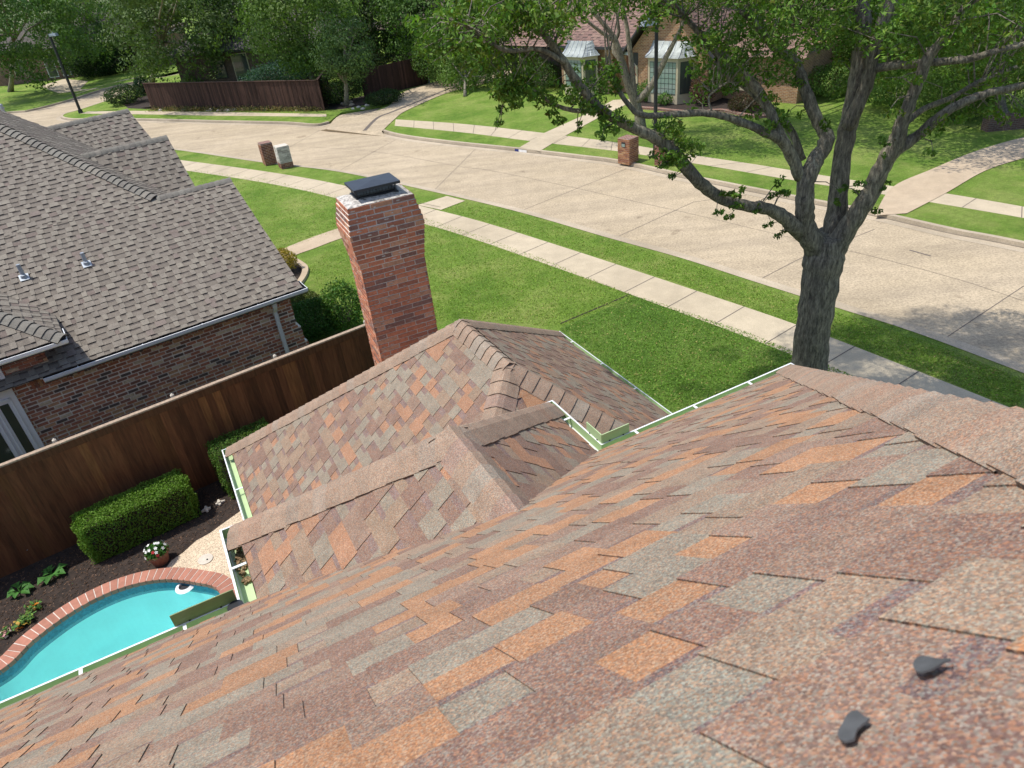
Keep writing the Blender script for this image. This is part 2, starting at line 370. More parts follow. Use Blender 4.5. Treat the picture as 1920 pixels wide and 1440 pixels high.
def shingles(mb, O, A, Bv, conv, mat, pal, dark, seed=1, exp=.143, tooth=(.10, .24), gap=(.07, .2), th=1., b_start=0., pal2=None, band=(.45, .75)):
    """O origin, A along eave, Bv upslope unit vectors, conv convex (a,b) outline"""
    rnd = random.Random(seed); Nn = np.cross(A, Bv); Nn = Nn if Nn[2] > 0 else -Nn
    amin, amax = min(p[0] for p in conv), max(p[0] for p in conv); bmin, bmax = min(p[1] for p in conv), max(p[1] for p in conv)
    EDGE = (.02, .017, .018)
    def put(q, col):
        q = clip(q, conv)
        if len(q) >= 3: mb.face([O + A * x + Bv * y + Nn * h for x, y, h in q], mat, col)
    deck = clip([(amin, bmin, -.012), (amax, bmin, -.012), (amax, bmax, -.012), (amin, bmax, -.012)], conv)
    mb.face([O + A * x + Bv * y + Nn * h for x, y, h in deck], mat, EDGE)
    H0, H1, T0, T1 = .006 * th, .0008 * th, .0115 * th, .0052 * th
    b = b_start + math.floor((bmin - b_start) / exp) * exp
    while b < bmax:
        a = math.floor(amin) - rnd.uniform(0, .5); b1 = b + exp + .002
        run = 0; sheet_col = pick(pal, rnd)
        while a < amax:
            w = rnd.uniform(*tooth); g = rnd.uniform(*gap); c = pick(pal, rnd); c2 = pick(pal2 or pal, rnd)
            if rnd.random() < .22: w *= 1.7
            if a + w > amin:
                put([(a, b, T0), (a + w, b, T0), (a + w, b1, T1), (a, b1, T1)], c)
                put([(a, b, 0), (a + w, b, 0), (a + w, b, T0), (a, b, T0)], EDGE)
                put([(a, b, H0 * .6), (a, b, T0), (a, b1, T1), (a, b1, H1)], EDGE)
                put([(a + w, b, H0 * .6), (a + w, b, T0), (a + w, b1, T1), (a + w, b1, H1)], EDGE)
            a += w; f = rnd.uniform(*band); bm = b + exp * f; Hm = H0 + (H1 - H0) * f
            if a + g > amin:
                put([(a, b, H0), (a + g, b, H0), (a + g, bm, Hm), (a, bm, Hm)], c2)
                k = rnd.uniform(.85, 1.15); put([(a, bm, Hm), (a + g, bm, Hm), (a + g, b1, H1), (a, b1, H1)], tuple(x * k for x in dark))
                put([(a, b, 0), (a + g, b, 0), (a + g, b, H0), (a, b, H0)], EDGE)
            a += g
        b += exp
def caps(mb, P0, P1, L1, L2, mat, pal, seed=3, w=.15, exp=.143, th=1.):
    """ridge / hip caps from the low end P0 to the high end P1; L1, L2 run down the two slopes, square to the line"""
    rnd = random.Random(seed); P0 = np.array(P0, float); d = np.array(P1, float) - P0; ln = np.linalg.norm(d); d /= ln
    def nn(L): q = np.cross(d, L); return q if q[2] > 0 else -q
    n1, n2 = nn(L1), nn(L2); top = (n1 + n2) / np.linalg.norm(n1 + n2); s = 0
    while s < ln - .02:
        e = min(ln, s + exp + .04); c = pick(pal, rnd); ww = w + rnd.uniform(-.006, .006)
        def ring(t, h):
            p = P0 + d * t
            return [p + L1 * ww + n1 * (h * .7), p + L1 * .095 + n1 * (h + .006), p + L1 * .045 + n1 * (h + .015), p + top * (h + .012), p + L2 * .045 + n2 * (h + .015), p + L2 * .095 + n2 * (h + .006), p + L2 * ww + n2 * (h * .7)]
        a, b = ring(s, .027 * th), ring(e, .014 * th); lo = ring(s, .012 * th)
        for i in range(6): mb.face([a[i], a[i + 1], b[i + 1], b[i]], mat, c)
        for i in range(6): mb.face([lo[i], lo[i + 1], a[i + 1], a[i]], mat, (.02, .017, .018))
        for q, L, n in ((0, L1, n1), (6, L2, n2)):
            mb.face([P0 + d * s + L * ww, P0 + d * e + L * ww, b[q], a[q]], mat, (.02, .017, .018))
        s += exp
def gutter(mb_, path, side, inner, lip='white_metal', outer='white_metal', w=.12, h=.11, strap=None, strapmb=None):
    """path: outer lip line in plan at constant z; side=+1 if the roof lies to the left of the walking direction"""
    P = [np.array(p, float) for p in path]; n = len(P); z = P[0][2]
    def off(d):
        segs = []
        for i in range(n - 1):
            t = (P[i + 1] - P[i]); t /= np.linalg.norm(t); nr = np.array([-t[1], t[0], 0]) * side; segs.append((P[i] + nr * d, P[i + 1] + nr * d, t))
        out = [segs[0][0]]
        for i in range(n - 2):
            (a0, a1, t), (b0, b1, u) = segs[i], segs[i + 1]
            A_ = np.array([[t[0], -u[0]], [t[1], -u[1]]]); s_ = np.linalg.solve(A_, (b0 - a0)[:2]); out.append(a0 + t * s_[0])
        out.append(segs[-1][1]); return out
    prof = [(.03, -h, outer), (.0, -h * .55, outer), (0, 0, lip), (.016, .002, inner), (.014, -h * .95, inner), (w, -h * .9, inner), (w, .03, inner)]
    L = [off(p[0]) for p in prof]
    for k in range(len(prof) - 1):
        m = prof[k][2]
        for i in range(n - 1):
            a, b, c, d = L[k][i], L[k][i + 1], L[k + 1][i + 1], L[k + 1][i]
            za, zb_ = prof[k][1], prof[k + 1][1]
            mb_.face([a + UP * za, b + UP * za, c + UP * zb_, d + UP * zb_], m)
    L0, L4 = off(0), off(w)
    for e in (0, -1):
        mb_.face([L0[e], L4[e], L4[e] - UP * h, L0[e] - UP * h], outer)
    strapmb = strapmb or mb_
    if strap:
        for i in range(n - 1):
            t = P[i + 1] - P[i]; ln = np.linalg.norm(t); t /= ln; nr = np.array([-t[1], t[0], 0]) * side
            k = strap * .5
            while k < ln - .1:
                strapmb.box(P[i] + t * k + nr * .012 - UP * .006, t * .022, nr * (w + .03), UP * .006, 'white_metal'); k += strap
def brick_face(mb, O, U, Nn, length, z0, z1, pal, mat='brick', bw=.2, bh=.057, mj=.011, seed=0, proud=.006, depth=.03, ragged=0.):
    rnd = random.Random(seed); z = z0; r = 0
    while z < z1 - .02:
        a = -(bw + mj) * (.5 if r % 2 else 0) - rnd.uniform(0, .02)
        while a < length:
            a0 = max(a, 0); a1 = min(a + bw, length)
            if a1 - a0 > .02:
                p = rnd.uniform(.5, 1.2) * proud; c = pick(pal, rnd)
                mb.box(O + U * a0 - Nn * depth + UP * z, U * (a1 - a0), Nn * (depth + p), UP * min(bh, z1 - z), mat, c)
            a += bw + mj
        z += bh + mj; r += 1

# ================================================================== SETTING
LZ = .12
eA, hA = hd(65.3), pd(65.3)          # our house: along the street-side eave / towards the neighbour's side
eN, hN = hd(57.46), pd(57.46)        # neighbour's house
near_px = [(330, 283), (400, 291), (500, 308), (567, 314), (640, 325), (737, 343), (805, 360), (872, 377), (967, 398), (1057, 423), (1140, 448), (1187, 459), (1280, 487), (1363, 512), (1413, 530), (1493, 557), (1570, 580), (1680, 613), (1763, 643), (1920, 703)]
near_c = smooth_line([np.array(p) for p in [(-75, 66), (-55, 62), (-42, 57.5), (-32, 52.3), (-24, 47.6)]] + [B(*p, 0)[:2] for p in near_px[::2]] + [np.array((12.3, 9.3)), np.array((14.5, 5)), np.array((17, 0)), np.array((20, -8))], 6)
far_px = [(767, 260), (853, 271), (967, 283), (1085, 297), (1160, 307), (1273, 332), (1347, 347), (1497, 377), (1640, 405), (1780, 437), (1913, 463)]
far_c = smooth_line([B(712, 236, 0)[:2], B(708, 243, 0)[:2], B(725, 251, 0)[:2]] + [B(*p, 0)[:2] for p in far_px] + [np.array((18.5, 13)), np.array((22, 6)), np.array((26, -4))], 6)
farL_c = smooth_line([B(*p, 0)[:2] for p in [(283, 147), (262, 160), (215, 185), (150, 208), (122, 216), (116, 222), (135, 226), (180, 226), (253, 226), (400, 230), (533, 233), (590, 237), (618, 232)]], 6)
left_c = smooth_line([np.array((-75, 58.6 + 22)), np.array((-52, 68)), B(15, 213, 0)[:2], B(60, 208, 0)[:2], B(130, 190, 0)[:2], B(200, 168, 0)[:2], B(270, 152, 0)[:2], B(340, 140, 0)[:2], np.array((-24, 90)), np.array((-15, 100))], 6)

pool_px = [(0, 1257.5), (32.5, 1227), (62.5, 1200), (100, 1170), (140, 1144), (180, 1122.5), (217, 1106), (260, 1092.5), (295, 1087), (332, 1087), (365, 1091), (390, 1099), (415, 1112), (432, 1130)]
pin = [B(*p, .16)[:2] for p in pool_px]
tail = [np.array((-4.95, 7.4)), np.array((-5.3, 6.6)), np.array((-6.2, 6.0)), np.array((-7.3, 5.6)), np.array((-8.5, 5.5)), np.array((-9.4, 5.9)), np.array((-9.3, 6.6))]
pool_in = smooth_line([pin[0], pin[2], pin[4], pin[6], pin[8], pin[10], pin[12]] + tail, 8, True)
def ring_off(loop, d):
    n = len(loop); out = []
    for i in range(n):
        t = loop[(i + 1) % n] - loop[i - 1]; t = t / (np.linalg.norm(t) + 1e-9); out.append(loop[i] + np.array([-t[1], t[0]]) * d)
    return out
_ar = sum(pool_in[i][0] * pool_in[(i + 1) % len(pool_in)][1] - pool_in[(i + 1) % len(pool_in)][0] * pool_in[i][1] for i in range(len(pool_in)))
OUTW = -1. if _ar > 0 else 1.
pool_out = ring_off(pool_in, .25 * OUTW); pool_mid = ring_off(pool_in, .12 * OUTW)

mb = MB(); mb.sheet([(-400, -60), (400, -60), (400, 500), (-400, 500)], -.05, 'earth', holes=[pool_mid])
tag(mb.build('ground'), kind='structure')
mb = MB()
mb.sheet([(-75, 50), (-42, 50), (-24, 42), (-5, 28), (5, 15), (8, -10), (28, -10), (26, 12), (12, 42), (-6, 62), (-20, 60), (-20, 105), (-60, 105), (-60, 82), (-75, 82)], 0., 'road')
tag(mb.build('road'), kind='structure')
# joints of the concrete street
mb = MB()
def strip(a, b, w, z, mat='joint'):
    a, b = np.array(a[:2]), np.array(b[:2]); t = (b - a) / np.linalg.norm(b - a); n = np.array([-t[1], t[0]]) * w / 2
    mb.face([(*(a - n), z), (*(b - n), z), (*(b + n), z), (*(a + n), z)], mat)
for a, b in [((810, 361), (900, 271)), ((968, 399), (1188, 311)), ((1147, 449), (1300, 379)), ((1300, 379), (1420, 363)), ((1413, 530), (1500, 485)), ((1500, 485), (1640, 430)), ((1762, 641), (1920, 536)), ((640, 318), (742, 262)), ((500, 300), (600, 244))]:
    strip(B(*a, 0), B(*b, 0), .022, .004)
mid = smooth_line([B(*p, 0)[:2] for p in [(560, 275), (700, 284), (860, 312), (920, 320), (1072, 351), (1200, 380), (1300, 402), (1480, 445), (1640, 482), (1800, 525), (1920, 565)]], 5)
for i in range(len(mid) - 1): strip(mid[i], mid[i + 1], .016, .004)
strip(B(1705, 469, 0), B(1745, 480, 0), .06, .004)
tag(mb.build('road_joints'), kind='structure')

def lot(name, poly, mat='lawn', holes=()):
    mb = MB(); mb.sheet(poly, LZ, mat, holes, thick=.16); return tag(mb.build(name), kind='structure')
lot('near_lawn', list(near_c) + [np.array((20, -50)), np.array((-75, -50))], holes=[pool_mid])
lot('far_lawn', list(far_c) + [np.array((60, -4)), np.array((90, 150)), np.array((-8, 150)), B(725, 200)[:2], B(700, 215)[:2]])
lot('corner_lawn', list(farL_c) + [B(640, 215)[:2], B(725, 200)[:2], np.array((-8, 150)), np.array((-15, 105)), np.array((-20, 95)), np.array((-24, 86))])
lot('side_lawn', list(left_c) + [np.array((-15, 180)), np.array((-120, 180)), np.array((-120, 80))])
mb = MB(); mb.sheet(GP([(1196, 553), (1273, 578), (1397, 620), (1483, 654), (1567, 689), (1663, 729), (1800, 792), (1950, 862)]) + [np.array((9, -10)), np.array((1, 3)), B(1050, 615, LZ)[:2]], LZ + .004, 'lush_lawn'); strip(B(1196, 553), B(1050, 615), .05, LZ + .006, 'soil'); tag(mb.build('near_turf'), kind='structure')
# curbs
for nm, line, sgn in (('near_curb', near_c, -1), ('far_curb', far_c, 1), ('corner_curb', farL_c, 1), ('side_curb', left_c, 1)):
    mb = MB(); a, b, c, d = offset(line, 0), offset(line, -.02 * sgn), offset(line, .16 * sgn), offset(line, -.38 * sgn)
    for i in range(len(a) - 1):
        mb.face([(*b[i], 0), (*b[i + 1], 0), (*a[i + 1], LZ + .012), (*a[i], LZ + .012)], 'curb')
    ribbon(mb, a, c, LZ + .012, 'curb'); ribbon(mb, b, d, .006, 'curb'); ribbon(mb, offset(line, -.015 * sgn), offset(line, -.05 * sgn), .011, 'joint')
    tag(mb.build(nm), kind='structure')

# ---- sidewalks
def walk(name, inner, outer, mat='walk', z=LZ + .008, joints=1.5):
    mb = MB(); a, b = inner, outer; n = min(len(a), len(b)); ribbon(mb, a[:n], b[:n], z, mat)
    for l in (a, b):
        for i in range(n - 1): mb.face([(*l[i], z - .02), (*l[i + 1], z - .02), (*l[i + 1], z), (*l[i], z)], mat)
    if joints:
        acc = 0
        for i in range(n - 1):
            m0, m1 = (a[i] + b[i]) / 2, (a[i + 1] + b[i + 1]) / 2; seg = np.linalg.norm(m1 - m0); k = joints - acc
            while k < seg:
                t = k / seg; p, q = a[i] + (a[i + 1] - a[i]) * t, b[i] + (b[i + 1] - b[i]) * t
                tt = (q - p) / np.linalg.norm(q - p); nn_ = np.array([-tt[1], tt[0]]) * .012
                mb.face([(*(p - nn_), z + .004), (*(q - nn_), z + .004), (*(q + nn_), z + .004), (*(p + nn_), z + .004)], 'joint'); k += joints
            acc = (acc + seg) % joints
    return tag(mb.build(name), kind='structure')
sw_out = [(337, 300), (400, 304), (500, 322), (567, 333), (640, 347), (715, 365), (783, 385), (827, 394), (900, 415), (973, 437), (1067, 467), (1170, 500), (1280, 537), (1380, 572), (1490, 608), (1557, 633), (1697, 687), (1813, 732), (1907, 770)]
o_ = smooth_line([B(*p, LZ)[:2] for p in sw_out[::2]], 8)
ext0 = [np.array((-60, 60.5)), np.array((-42, 54.5)), np.array((-32, 49.6)), np.array((-24, 45))]
o_ = smooth_line(ext0, 8)[:-1] + o_ + smooth_line([o_[-1], np.array((11.2, 8)), np.array((13.2, 3)), np.array((16.5, -6))], 8)[1:]
i_ = offset(o_, -1.28)
walk('sidewalk', i_, o_)
mb = MB(); mb.sheet(GP([(838, 368), (872, 377), (827, 394), (783, 385)]), LZ + .014, 'walk'); strip(B(783, 385.5), B(827, 394.5), .02, LZ + .02); tag(mb.build('curb_walk'), kind='structure')
mb = MB()
up_ = smooth_line(GP([(500, 480), (520, 472), (560, 455), (627, 431), (700, 410), (790, 396)]), 6); lo_ = smooth_line(GP([(530, 500), (545, 483), (590, 466), (645, 446), (720, 428), (800, 410)]), 6)
ribbon(mb, up_, lo_, LZ + .016, 'tan_walk'); tag(mb.build('neighbour_path'), kind='structure')
fs_in = smooth_line(GP([(740, 236), (873, 249), (990, 264), (1160, 284), (1280, 303), (1347, 314), (1493, 339), (1640, 362), (1743, 379), (1920, 409), (2060, 436)]), 6)
fs_out = smooth_line(GP([(742, 224), (873, 233), (1023, 250), (1160, 268), (1280, 288), (1413, 308), (1493, 321), (1663, 348), (1780, 364), (1920, 388), (2060, 414)]), 6)
walk('far_sidewalk', fs_in, fs_out, z=LZ + .008)
mb = MB(); mb.sheet(GP([(974, 277), (1012, 284), (1058, 256), (1130, 217), (1175, 196), (1190, 186), (1150, 188), (1105, 212), (1020, 250)]), LZ + .018, 'walk'); tag(mb.build('front_walk'), kind='structure')
mb = MB(); lp = smooth_line(GP([(1640, 405), (1673, 352), (1747, 318), (1830, 284), (1920, 258), (2050, 230)]), 6); rp = smooth_line(GP([(1700, 401), (1773, 363), (1847, 321), (1920, 297), (1985, 280), (2100, 262)]), 6)
ribbon(mb, lp, rp, LZ + .022, 'tan_walk'); tag(mb.build('curved_path'), kind='structure')
mb = MB(); l_ = smooth_line(GP([(612, 243), (637, 217), (678, 215), (728, 200), (749, 177), (807, 156), (860, 148), (960, 130)]), 5); r_ = smooth_line(GP([(716, 247), (740, 224), (762, 208), (832, 177), (880, 164), (925, 154), (990, 143), (1040, 128)]), 5)
ribbon(mb, l_, r_, LZ + .026, 'road')
mb.face([(*B(600, 245, 0)[:2], .004), (*B(722, 256, 0)[:2], .004), (*r_[0], LZ + .026), (*l_[0], LZ + .026)], 'road')
for k in (.36,): 
    for i in range(len(l_) - 1):
        a, b = l_[i] * (1 - k) + r_[i] * k, l_[i + 1] * (1 - k) + r_[i + 1] * k
        a2, b2 = l_[i] * .0 + r_[i], r_[i + 1]
        strip(l_[i] * .30 + r_[i] * .70, l_[i + 1] * .30 + r_[i + 1] * .70, .22, LZ + .032)
tag(mb.build('driveway'), kind='structure')
mb = MB(); a_ = GP([(60, 200), (130, 180), (200, 158), (262, 145)]); ribbon(mb, smooth_line(a_, 4), [p + np.array((.4, 1.)) for p in smooth_line(a_, 4)], LZ + .008, 'walk')
mb.sheet(GP([(75, 162), (120, 148), (165, 152), (150, 168), (200, 165), (110, 175)]), LZ + .012, 'walk'); tag(mb.build('side_sidewalk'), kind='structure')
mb = MB(); mb.sheet(GP([(255, 208), (400, 210), (612, 214), (612, 219), (400, 217), (240, 214), (150, 213), (165, 209)]), LZ + .008, 'walk'); tag(mb.build('corner_sidewalk'), kind='structure')
# planting beds
mb = MB(); mb.sheet(GP([(262, 203), (300, 205), (607, 206), (640, 205), (690, 196), (740, 178), (740, 172), (690, 178), (612, 196), (300, 198)]), LZ + .006, 'soil')
mb.sheet(GP([(225, 190), (280, 178), (285, 205), (240, 203)]), LZ + .006, 'soil'); tag(mb.build('fence_bed'), kind='structure')
bedA = smooth_line(GP([(1195, 205), (1225, 207), (1300, 214), (1350, 210), (1385, 217), (1430, 222), (1450, 212), (1440, 195)]), 4)
mb = MB(); mb.sheet(bedA + GP([(1470, 180), (1330, 165), (1190, 160)]), LZ + .006, 'soil')
tag(mb.build('house_bed'), kind='structure')
mb = MB(); bo = offset(bedA, 0); bi = offset(bedA, .22)
for i in range(len(bo) - 1): mb.hexa([(*bo[i], LZ), (*bo[i + 1], LZ), (*bi[i + 1], LZ), (*bi[i], LZ)], [(*bo[i], LZ + .12), (*bo[i + 1], LZ + .12), (*bi[i + 1], LZ + .12), (*bi[i], LZ + .12)], 'red_brick')
tag(mb.build('bed_edging'), 'low brick edging curving round the planting bed of the orange brick house', 'edging')
mb = MB(); nb = smooth_line(GP([(545, 482), (560, 490), (578, 503), (577, 518), (566, 535), (552, 548)]), 4)
mb.sheet(nb + GP([(540, 560), (520, 500), (528, 484)]), LZ + .006, 'soil'); tag(mb.build('corner_bed'), kind='structure')
mb = MB(); bo = nb; bi = offset(nb, -.20)
for i in range(len(bo) - 1): mb.hexa([(*bo[i], LZ), (*bo[i + 1], LZ), (*bi[i + 1], LZ), (*bi[i], LZ)], [(*bo[i], LZ + .1), (*bo[i + 1], LZ + .1), (*bi[i + 1], LZ + .1), (*bi[i], LZ + .1)], 'tan_walk')
tag(mb.build('bed_edging'), 'tan concrete edging curving round the bed at the grey roofed house corner', 'edging')

# ---- yard behind our house: mulch bed, pebble deck
fence_h = 13.03
def LN(u, v): return eN * u + hN * v      # neighbour axes, absolute
yard = [LN(-14, 13.1)[:2], LN(5.2, 13.1)[:2], (eA * 2.0 + hA * 9.2)[:2], (eA * -6 + hA * 3.4)[:2], (eA * -16 + hA * 3.4)[:2]]
mb = MB(); mb.sheet(yard, LZ + .006, 'soil', holes=[pool_mid]); tag(mb.build('mulch_bed'), kind='structure')
pm = ring_off(pool_in, .2 * OUTW)
# deck outline follows the coping on the bed side, open towards the house
dk = GP([(312, 1066), (322, 1052), (345, 1036), (368, 1015), (395, 1000), (415, 985), (450, 960), (520, 930)], LZ)
k0 = min(range(len(pm)), key=lambda i: np.linalg.norm(pm[i] - dk[0])); k1 = min(range(len(pm)), key=lambda i: np.linalg.norm(pm[i] - B(-60, 1300, .16)[:2]))
# walk from k0 backwards to k1 along the bed side
seq = []; i = k0; stepd = -1 if ((k0 - k1) % len(pm)) < ((k1 - k0) % len(pm)) else 1
while i != k1: seq.append(pm[i]); i = (i + stepd) % len(pm)
mb = MB(); deck = seq[::-1] + dk + [(eA * 2.0 + hA * 9.2)[:2], (eA * 0 + hA * 3.4)[:2], (eA * -9 + hA * 3.4)[:2], (eA * -9 + hA * 6)[:2]]
mb.sheet(deck, LZ + .014, 'pebble', holes=[pool_mid]); tag(mb.build('pool_deck'), kind='structure')

# ---- pool
pool = thing('swimming_pool', 'turquoise curved swimming pool with red brick coping below the roof gutter', 'swimming pool')
rnd = random.Random(5); mb = MB(); n = len(pool_in)
per = [0]; 
for i in range(n): per.append(per[-1] + np.linalg.norm(pool_in[(i + 1) % n] - pool_in[i]))
def at_per(loop, s):
    s %= per[-1]
    for i in range(n):
        if per[i + 1] >= s: t = (s - per[i]) / (per[i + 1] - per[i] + 1e-9); return loop[i] * (1 - t) + loop[(i + 1) % n] * t
nb_ = int(per[-1] / .115)
innerlip = ring_off(pool_in, -.02 * OUTW)
for k in range(nb_):
    s0, s1 = (k + .06) * per[-1] / nb_, (k + .94) * per[-1] / nb_
    a, b, c, d = at_per(innerlip, s0), at_per(innerlip, s1), at_per(pool_out, s1), at_per(pool_out, s0)
    t = rnd.uniform(.88, 1.12); z = LZ + .06 + rnd.uniform(-.001, .002)
    mb.hexa([(*p, LZ - .02) for p in (a, b, c, d)], [(*p, z) for p in (a, b, c, d)], 'coping_brick', (.37 * t, .165 * t, .115 * t))
# mortar bed
for i in range(n):
    j = (i + 1) % n; mb.face([(*pool_in[i], LZ + .055), (*pool_in[j], LZ + .055), (*pool_out[j], LZ + .055), (*pool_out[i], LZ + .055)], 'mortar')
mb.build('coping', pool)
mb = MB()
for i in range(n):
    j = (i + 1) % n; mb.face([(*pool_in[i], -.12), (*pool_in[j], -.12), (*pool_in[j], LZ + .05), (*pool_in[i], LZ + .05)], 'tile_band')
mb.build('tile_band', pool)
mb = MB(); sh = ring_off(pool_in, -.35 * OUTW)
for i in range(n):
    j = (i + 1) % n; mb.face([(*pool_in[i], -.12), (*pool_in[j], -.12), (*pool_in[j], -1.4), (*pool_in[i], -1.4)], 'plaster')
    mb.face([(*pool_in[i], -1.4), (*pool_in[j], -1.4), (*(sh[j]), -1.7), (*(sh[i]), -1.7)], 'plaster')
mb.sheet(sh, -1.7, 'plaster'); mb.build('basin', pool)
mb = MB(); mb.sheet(pool_in, .02, 'water'); tag(mb.build('water', pool), kind='structure')
# ring fitting by the coping
q = B(347, 1100, .03); mb = MB(); seg = 20
for r0, r1, m, z0 in ((.10, .165, 'white_metal', .03), (0.0, .10, 'black_rubber', .022)):
    for k in range(seg):
        a0, a1 = k * 2 * math.pi / seg, (k + 1) * 2 * math.pi / seg
        f = lambda r, a, z: (q[0] + r * math.cos(a), q[1] + r * math.sin(a), z)
        if r0: mb.face([f(r0, a0, z0 + .03), f(r1, a0, z0), f(r1, a1, z0), f(r0, a1, z0 + .03)], m); mb.face([f(r0, a0, z0 + .03), f(r0, a1, z0 + .03), f(r0 * .95, a1, z0 - .01), f(r0 * .95, a0, z0 - .01)], m)
        else: mb.face([f(0, 0, z0), f(r1, a0, z0), f(r1, a1, z0)], m)
tag(mb.build('floating_ring'), 'white ring with a dark centre floating in the pool beside the coping', 'pool float')
q = B(385, 1048, LZ + .03); mb = MB()
for k in range(24):
    a0, a1 = k * math.pi / 12, (k + 1) * math.pi / 12; p = lambda r, a, z: (q[0] + r * math.cos(a), q[1] + r * math.sin(a), z)
    mb.face([p(0, 0, LZ + .03), p(.13, a0, LZ + .03), p(.13, a1, LZ + .03)], 'pale_stone'); mb.face([p(.13, a0, LZ + .014), p(.13, a1, LZ + .014), p(.13, a1, LZ + .03), p(.13, a0, LZ + .03)], 'pale_stone')
mb.tube([(q[0] + .04, q[1] - .02, LZ + .03), (q[0] + .04, q[1] - .02, LZ + .04)], .015, 'dark_metal', 6)
tag(mb.build('deck_lid'), 'round pale lid set in the pebble deck beside the pool coping', 'drain cover')

# ================================================================== OUR HOUSE
P_ = .8333; SL = math.sqrt(1 + P_ * P_); cS, sS = 1 / SL, P_ / SL
def LA(u, h, z): return eA * u + hA * h + UP * z
house = thing('brick_house', 'brick house under the camera with rust and grey shingle roofs and green gutters', 'house')
ZM, ZW = 5.4, 2.95
HM = 3.875; UC = 4.614                        # main eave distance, hip corner
BU0, BU1, BH = -.415, 2.524, 4.659            # bump-out
WU0, WU1, WH = -.394, 5.458, 9.612            # lower wing
RH = -1.35                                    # main ridge line
RD = -.05; GI = .132                                     # shingle edge sits inside the gutter lip
mb = MB()
# main slope (towards the neighbour)
O = LA(0, HM, ZM + RD); Bm = (-hA * cS + UP * sS)
bmax = (HM - RH) * SL
shingles(mb, O, eA, Bm, [(-11, GI * SL), (UC - GI, GI * SL), (UC - (HM - RH), bmax), (-11, bmax)], 'rust_shingle', RUST, RUST_DARK, seed=14, exp=.156, th=.62, tooth=(.09, .20), gap=(.07, .17), band=(.68, .9))
mb.build('main_roof', house)
# right hip end
mb = MB(); O2 = LA(UC, HM, ZM + RD); B2 = (-eA * cS + UP * sS)
far_h = HM - 2 * (HM - RH)
shingles(mb, O2, -hA, B2, [(GI, GI * SL), (HM - far_h - GI, GI * SL), (HM - RH, bmax)], 'rust_shingle', RUST, RUST_DARK, seed=12)
mb.build('hip_end_roof', house)
mb = MB(); O3 = LA(0, far_h, ZM + RD)
shingles(mb, O3, -eA, (hA * cS + UP * sS), [(-(UC - GI), GI * SL), (11, GI * SL), (11, bmax), (-(UC - (HM - RH)), bmax)], 'rust_shingle', RUST, RUST_DARK, seed=13)
mb.build('rear_roof', house)
def slopes(hipdir, n1, n2):
    """lateral directions square to the hip, running down each plane with normals n1, n2"""
    d = hipdir / np.linalg.norm(hipdir); r = []
    for n in (n1, n2):
        L = np.cross(d, n); L /= np.linalg.norm(L)
        r.append(L)
    return r
def cap_line(name, P0, P1, na, nb, seed, pal=RUST, mat='rust_shingle', parent=None, w=.15, th=1., into=None):
    d = np.array(P1) - np.array(P0); L1, L2 = slopes(d, na, nb)
    # orient so that each runs away from the other plane (downhill side)
    if L1 @ nb > 0: L1 = -L1
    if L2 @ na > 0: L2 = -L2
    m = into or MB(); caps(m, P0, P1, L1, L2, mat, pal, seed, w=w, th=th)
    return None if into else m.build(name, parent)
CAPPAL = [((.29, .22, .165), 3), ((.27, .205, .155), 3), ((.255, .22, .18), 1), ((.30, .20, .145), 1)]
CAPPAL2 = CAPPAL + [((.26, .25, .21), 2), ((.24, .17, .145), 1)]
nM = hA * sS + UP * cS; nE = eA * sS + UP * cS; nMf = -hA * sS + UP * cS; nW = -eA * sS + UP * cS
rid = ZM + RD + P_ * (HM - RH)
cap_line('hip_caps', LA(UC - .1, HM - .1, ZM + RD + P_ * .1), LA(UC - (HM - RH), RH, rid), nM, nE, 21, CAPPAL, parent=house, th=.7, w=.14)
cap_line('ridge_caps', LA(-11, RH, rid), LA(UC - (HM - RH), RH, rid), nM, nMf, 22, CAPPAL, parent=house)
# bump-out roof : hipped, ridge running back into the main slope
hb = (BU1 - BU0) / 2; bz = ZM; uc = (BU0 + BU1) / 2; bz = ZM + RD * 1.1; zr = bz + P_ * hb
back = HM - hb                                # where the ridge meets the main slope
for nm, U_, sgn, sd_ in (('bump_out_roof', BU0, 1, 31), ('bump_out_roof', BU1, -1, 32)):
    mb = MB(); Oo = LA(U_, BH, bz)
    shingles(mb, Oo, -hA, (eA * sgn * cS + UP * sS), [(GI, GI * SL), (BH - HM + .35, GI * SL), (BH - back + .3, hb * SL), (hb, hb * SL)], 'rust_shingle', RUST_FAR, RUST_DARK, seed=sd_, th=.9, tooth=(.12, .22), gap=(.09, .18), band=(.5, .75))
    mb.build(nm, house)
mb = MB(); shingles(mb, LA(BU0, BH, bz), eA, (-hA * cS + UP * sS), [(GI, GI * SL), (BU1 - BU0 - GI, GI * SL), (hb, hb * SL)], 'rust_shingle', RUST, RUST_DARK, seed=33); mb.build('bump_out_roof', house)
pk = LA(uc, BH - hb, zr)
m = MB()
cap_line('', LA(BU0 + .1, BH - .1, bz + P_ * .1), pk, nM, nW, 34, CAPPAL, into=m, w=.165)
cap_line('', LA(BU1 - .1, BH - .1, bz + P_ * .1), pk, nM, nE, 35, CAPPAL, into=m, w=.165)
cap_line('', pk + hA * .05, LA(uc, back - .05, zr), nW, nE, 36, CAPPAL2, into=m, w=.16, th=.8)
m.build('ridge_caps', house)
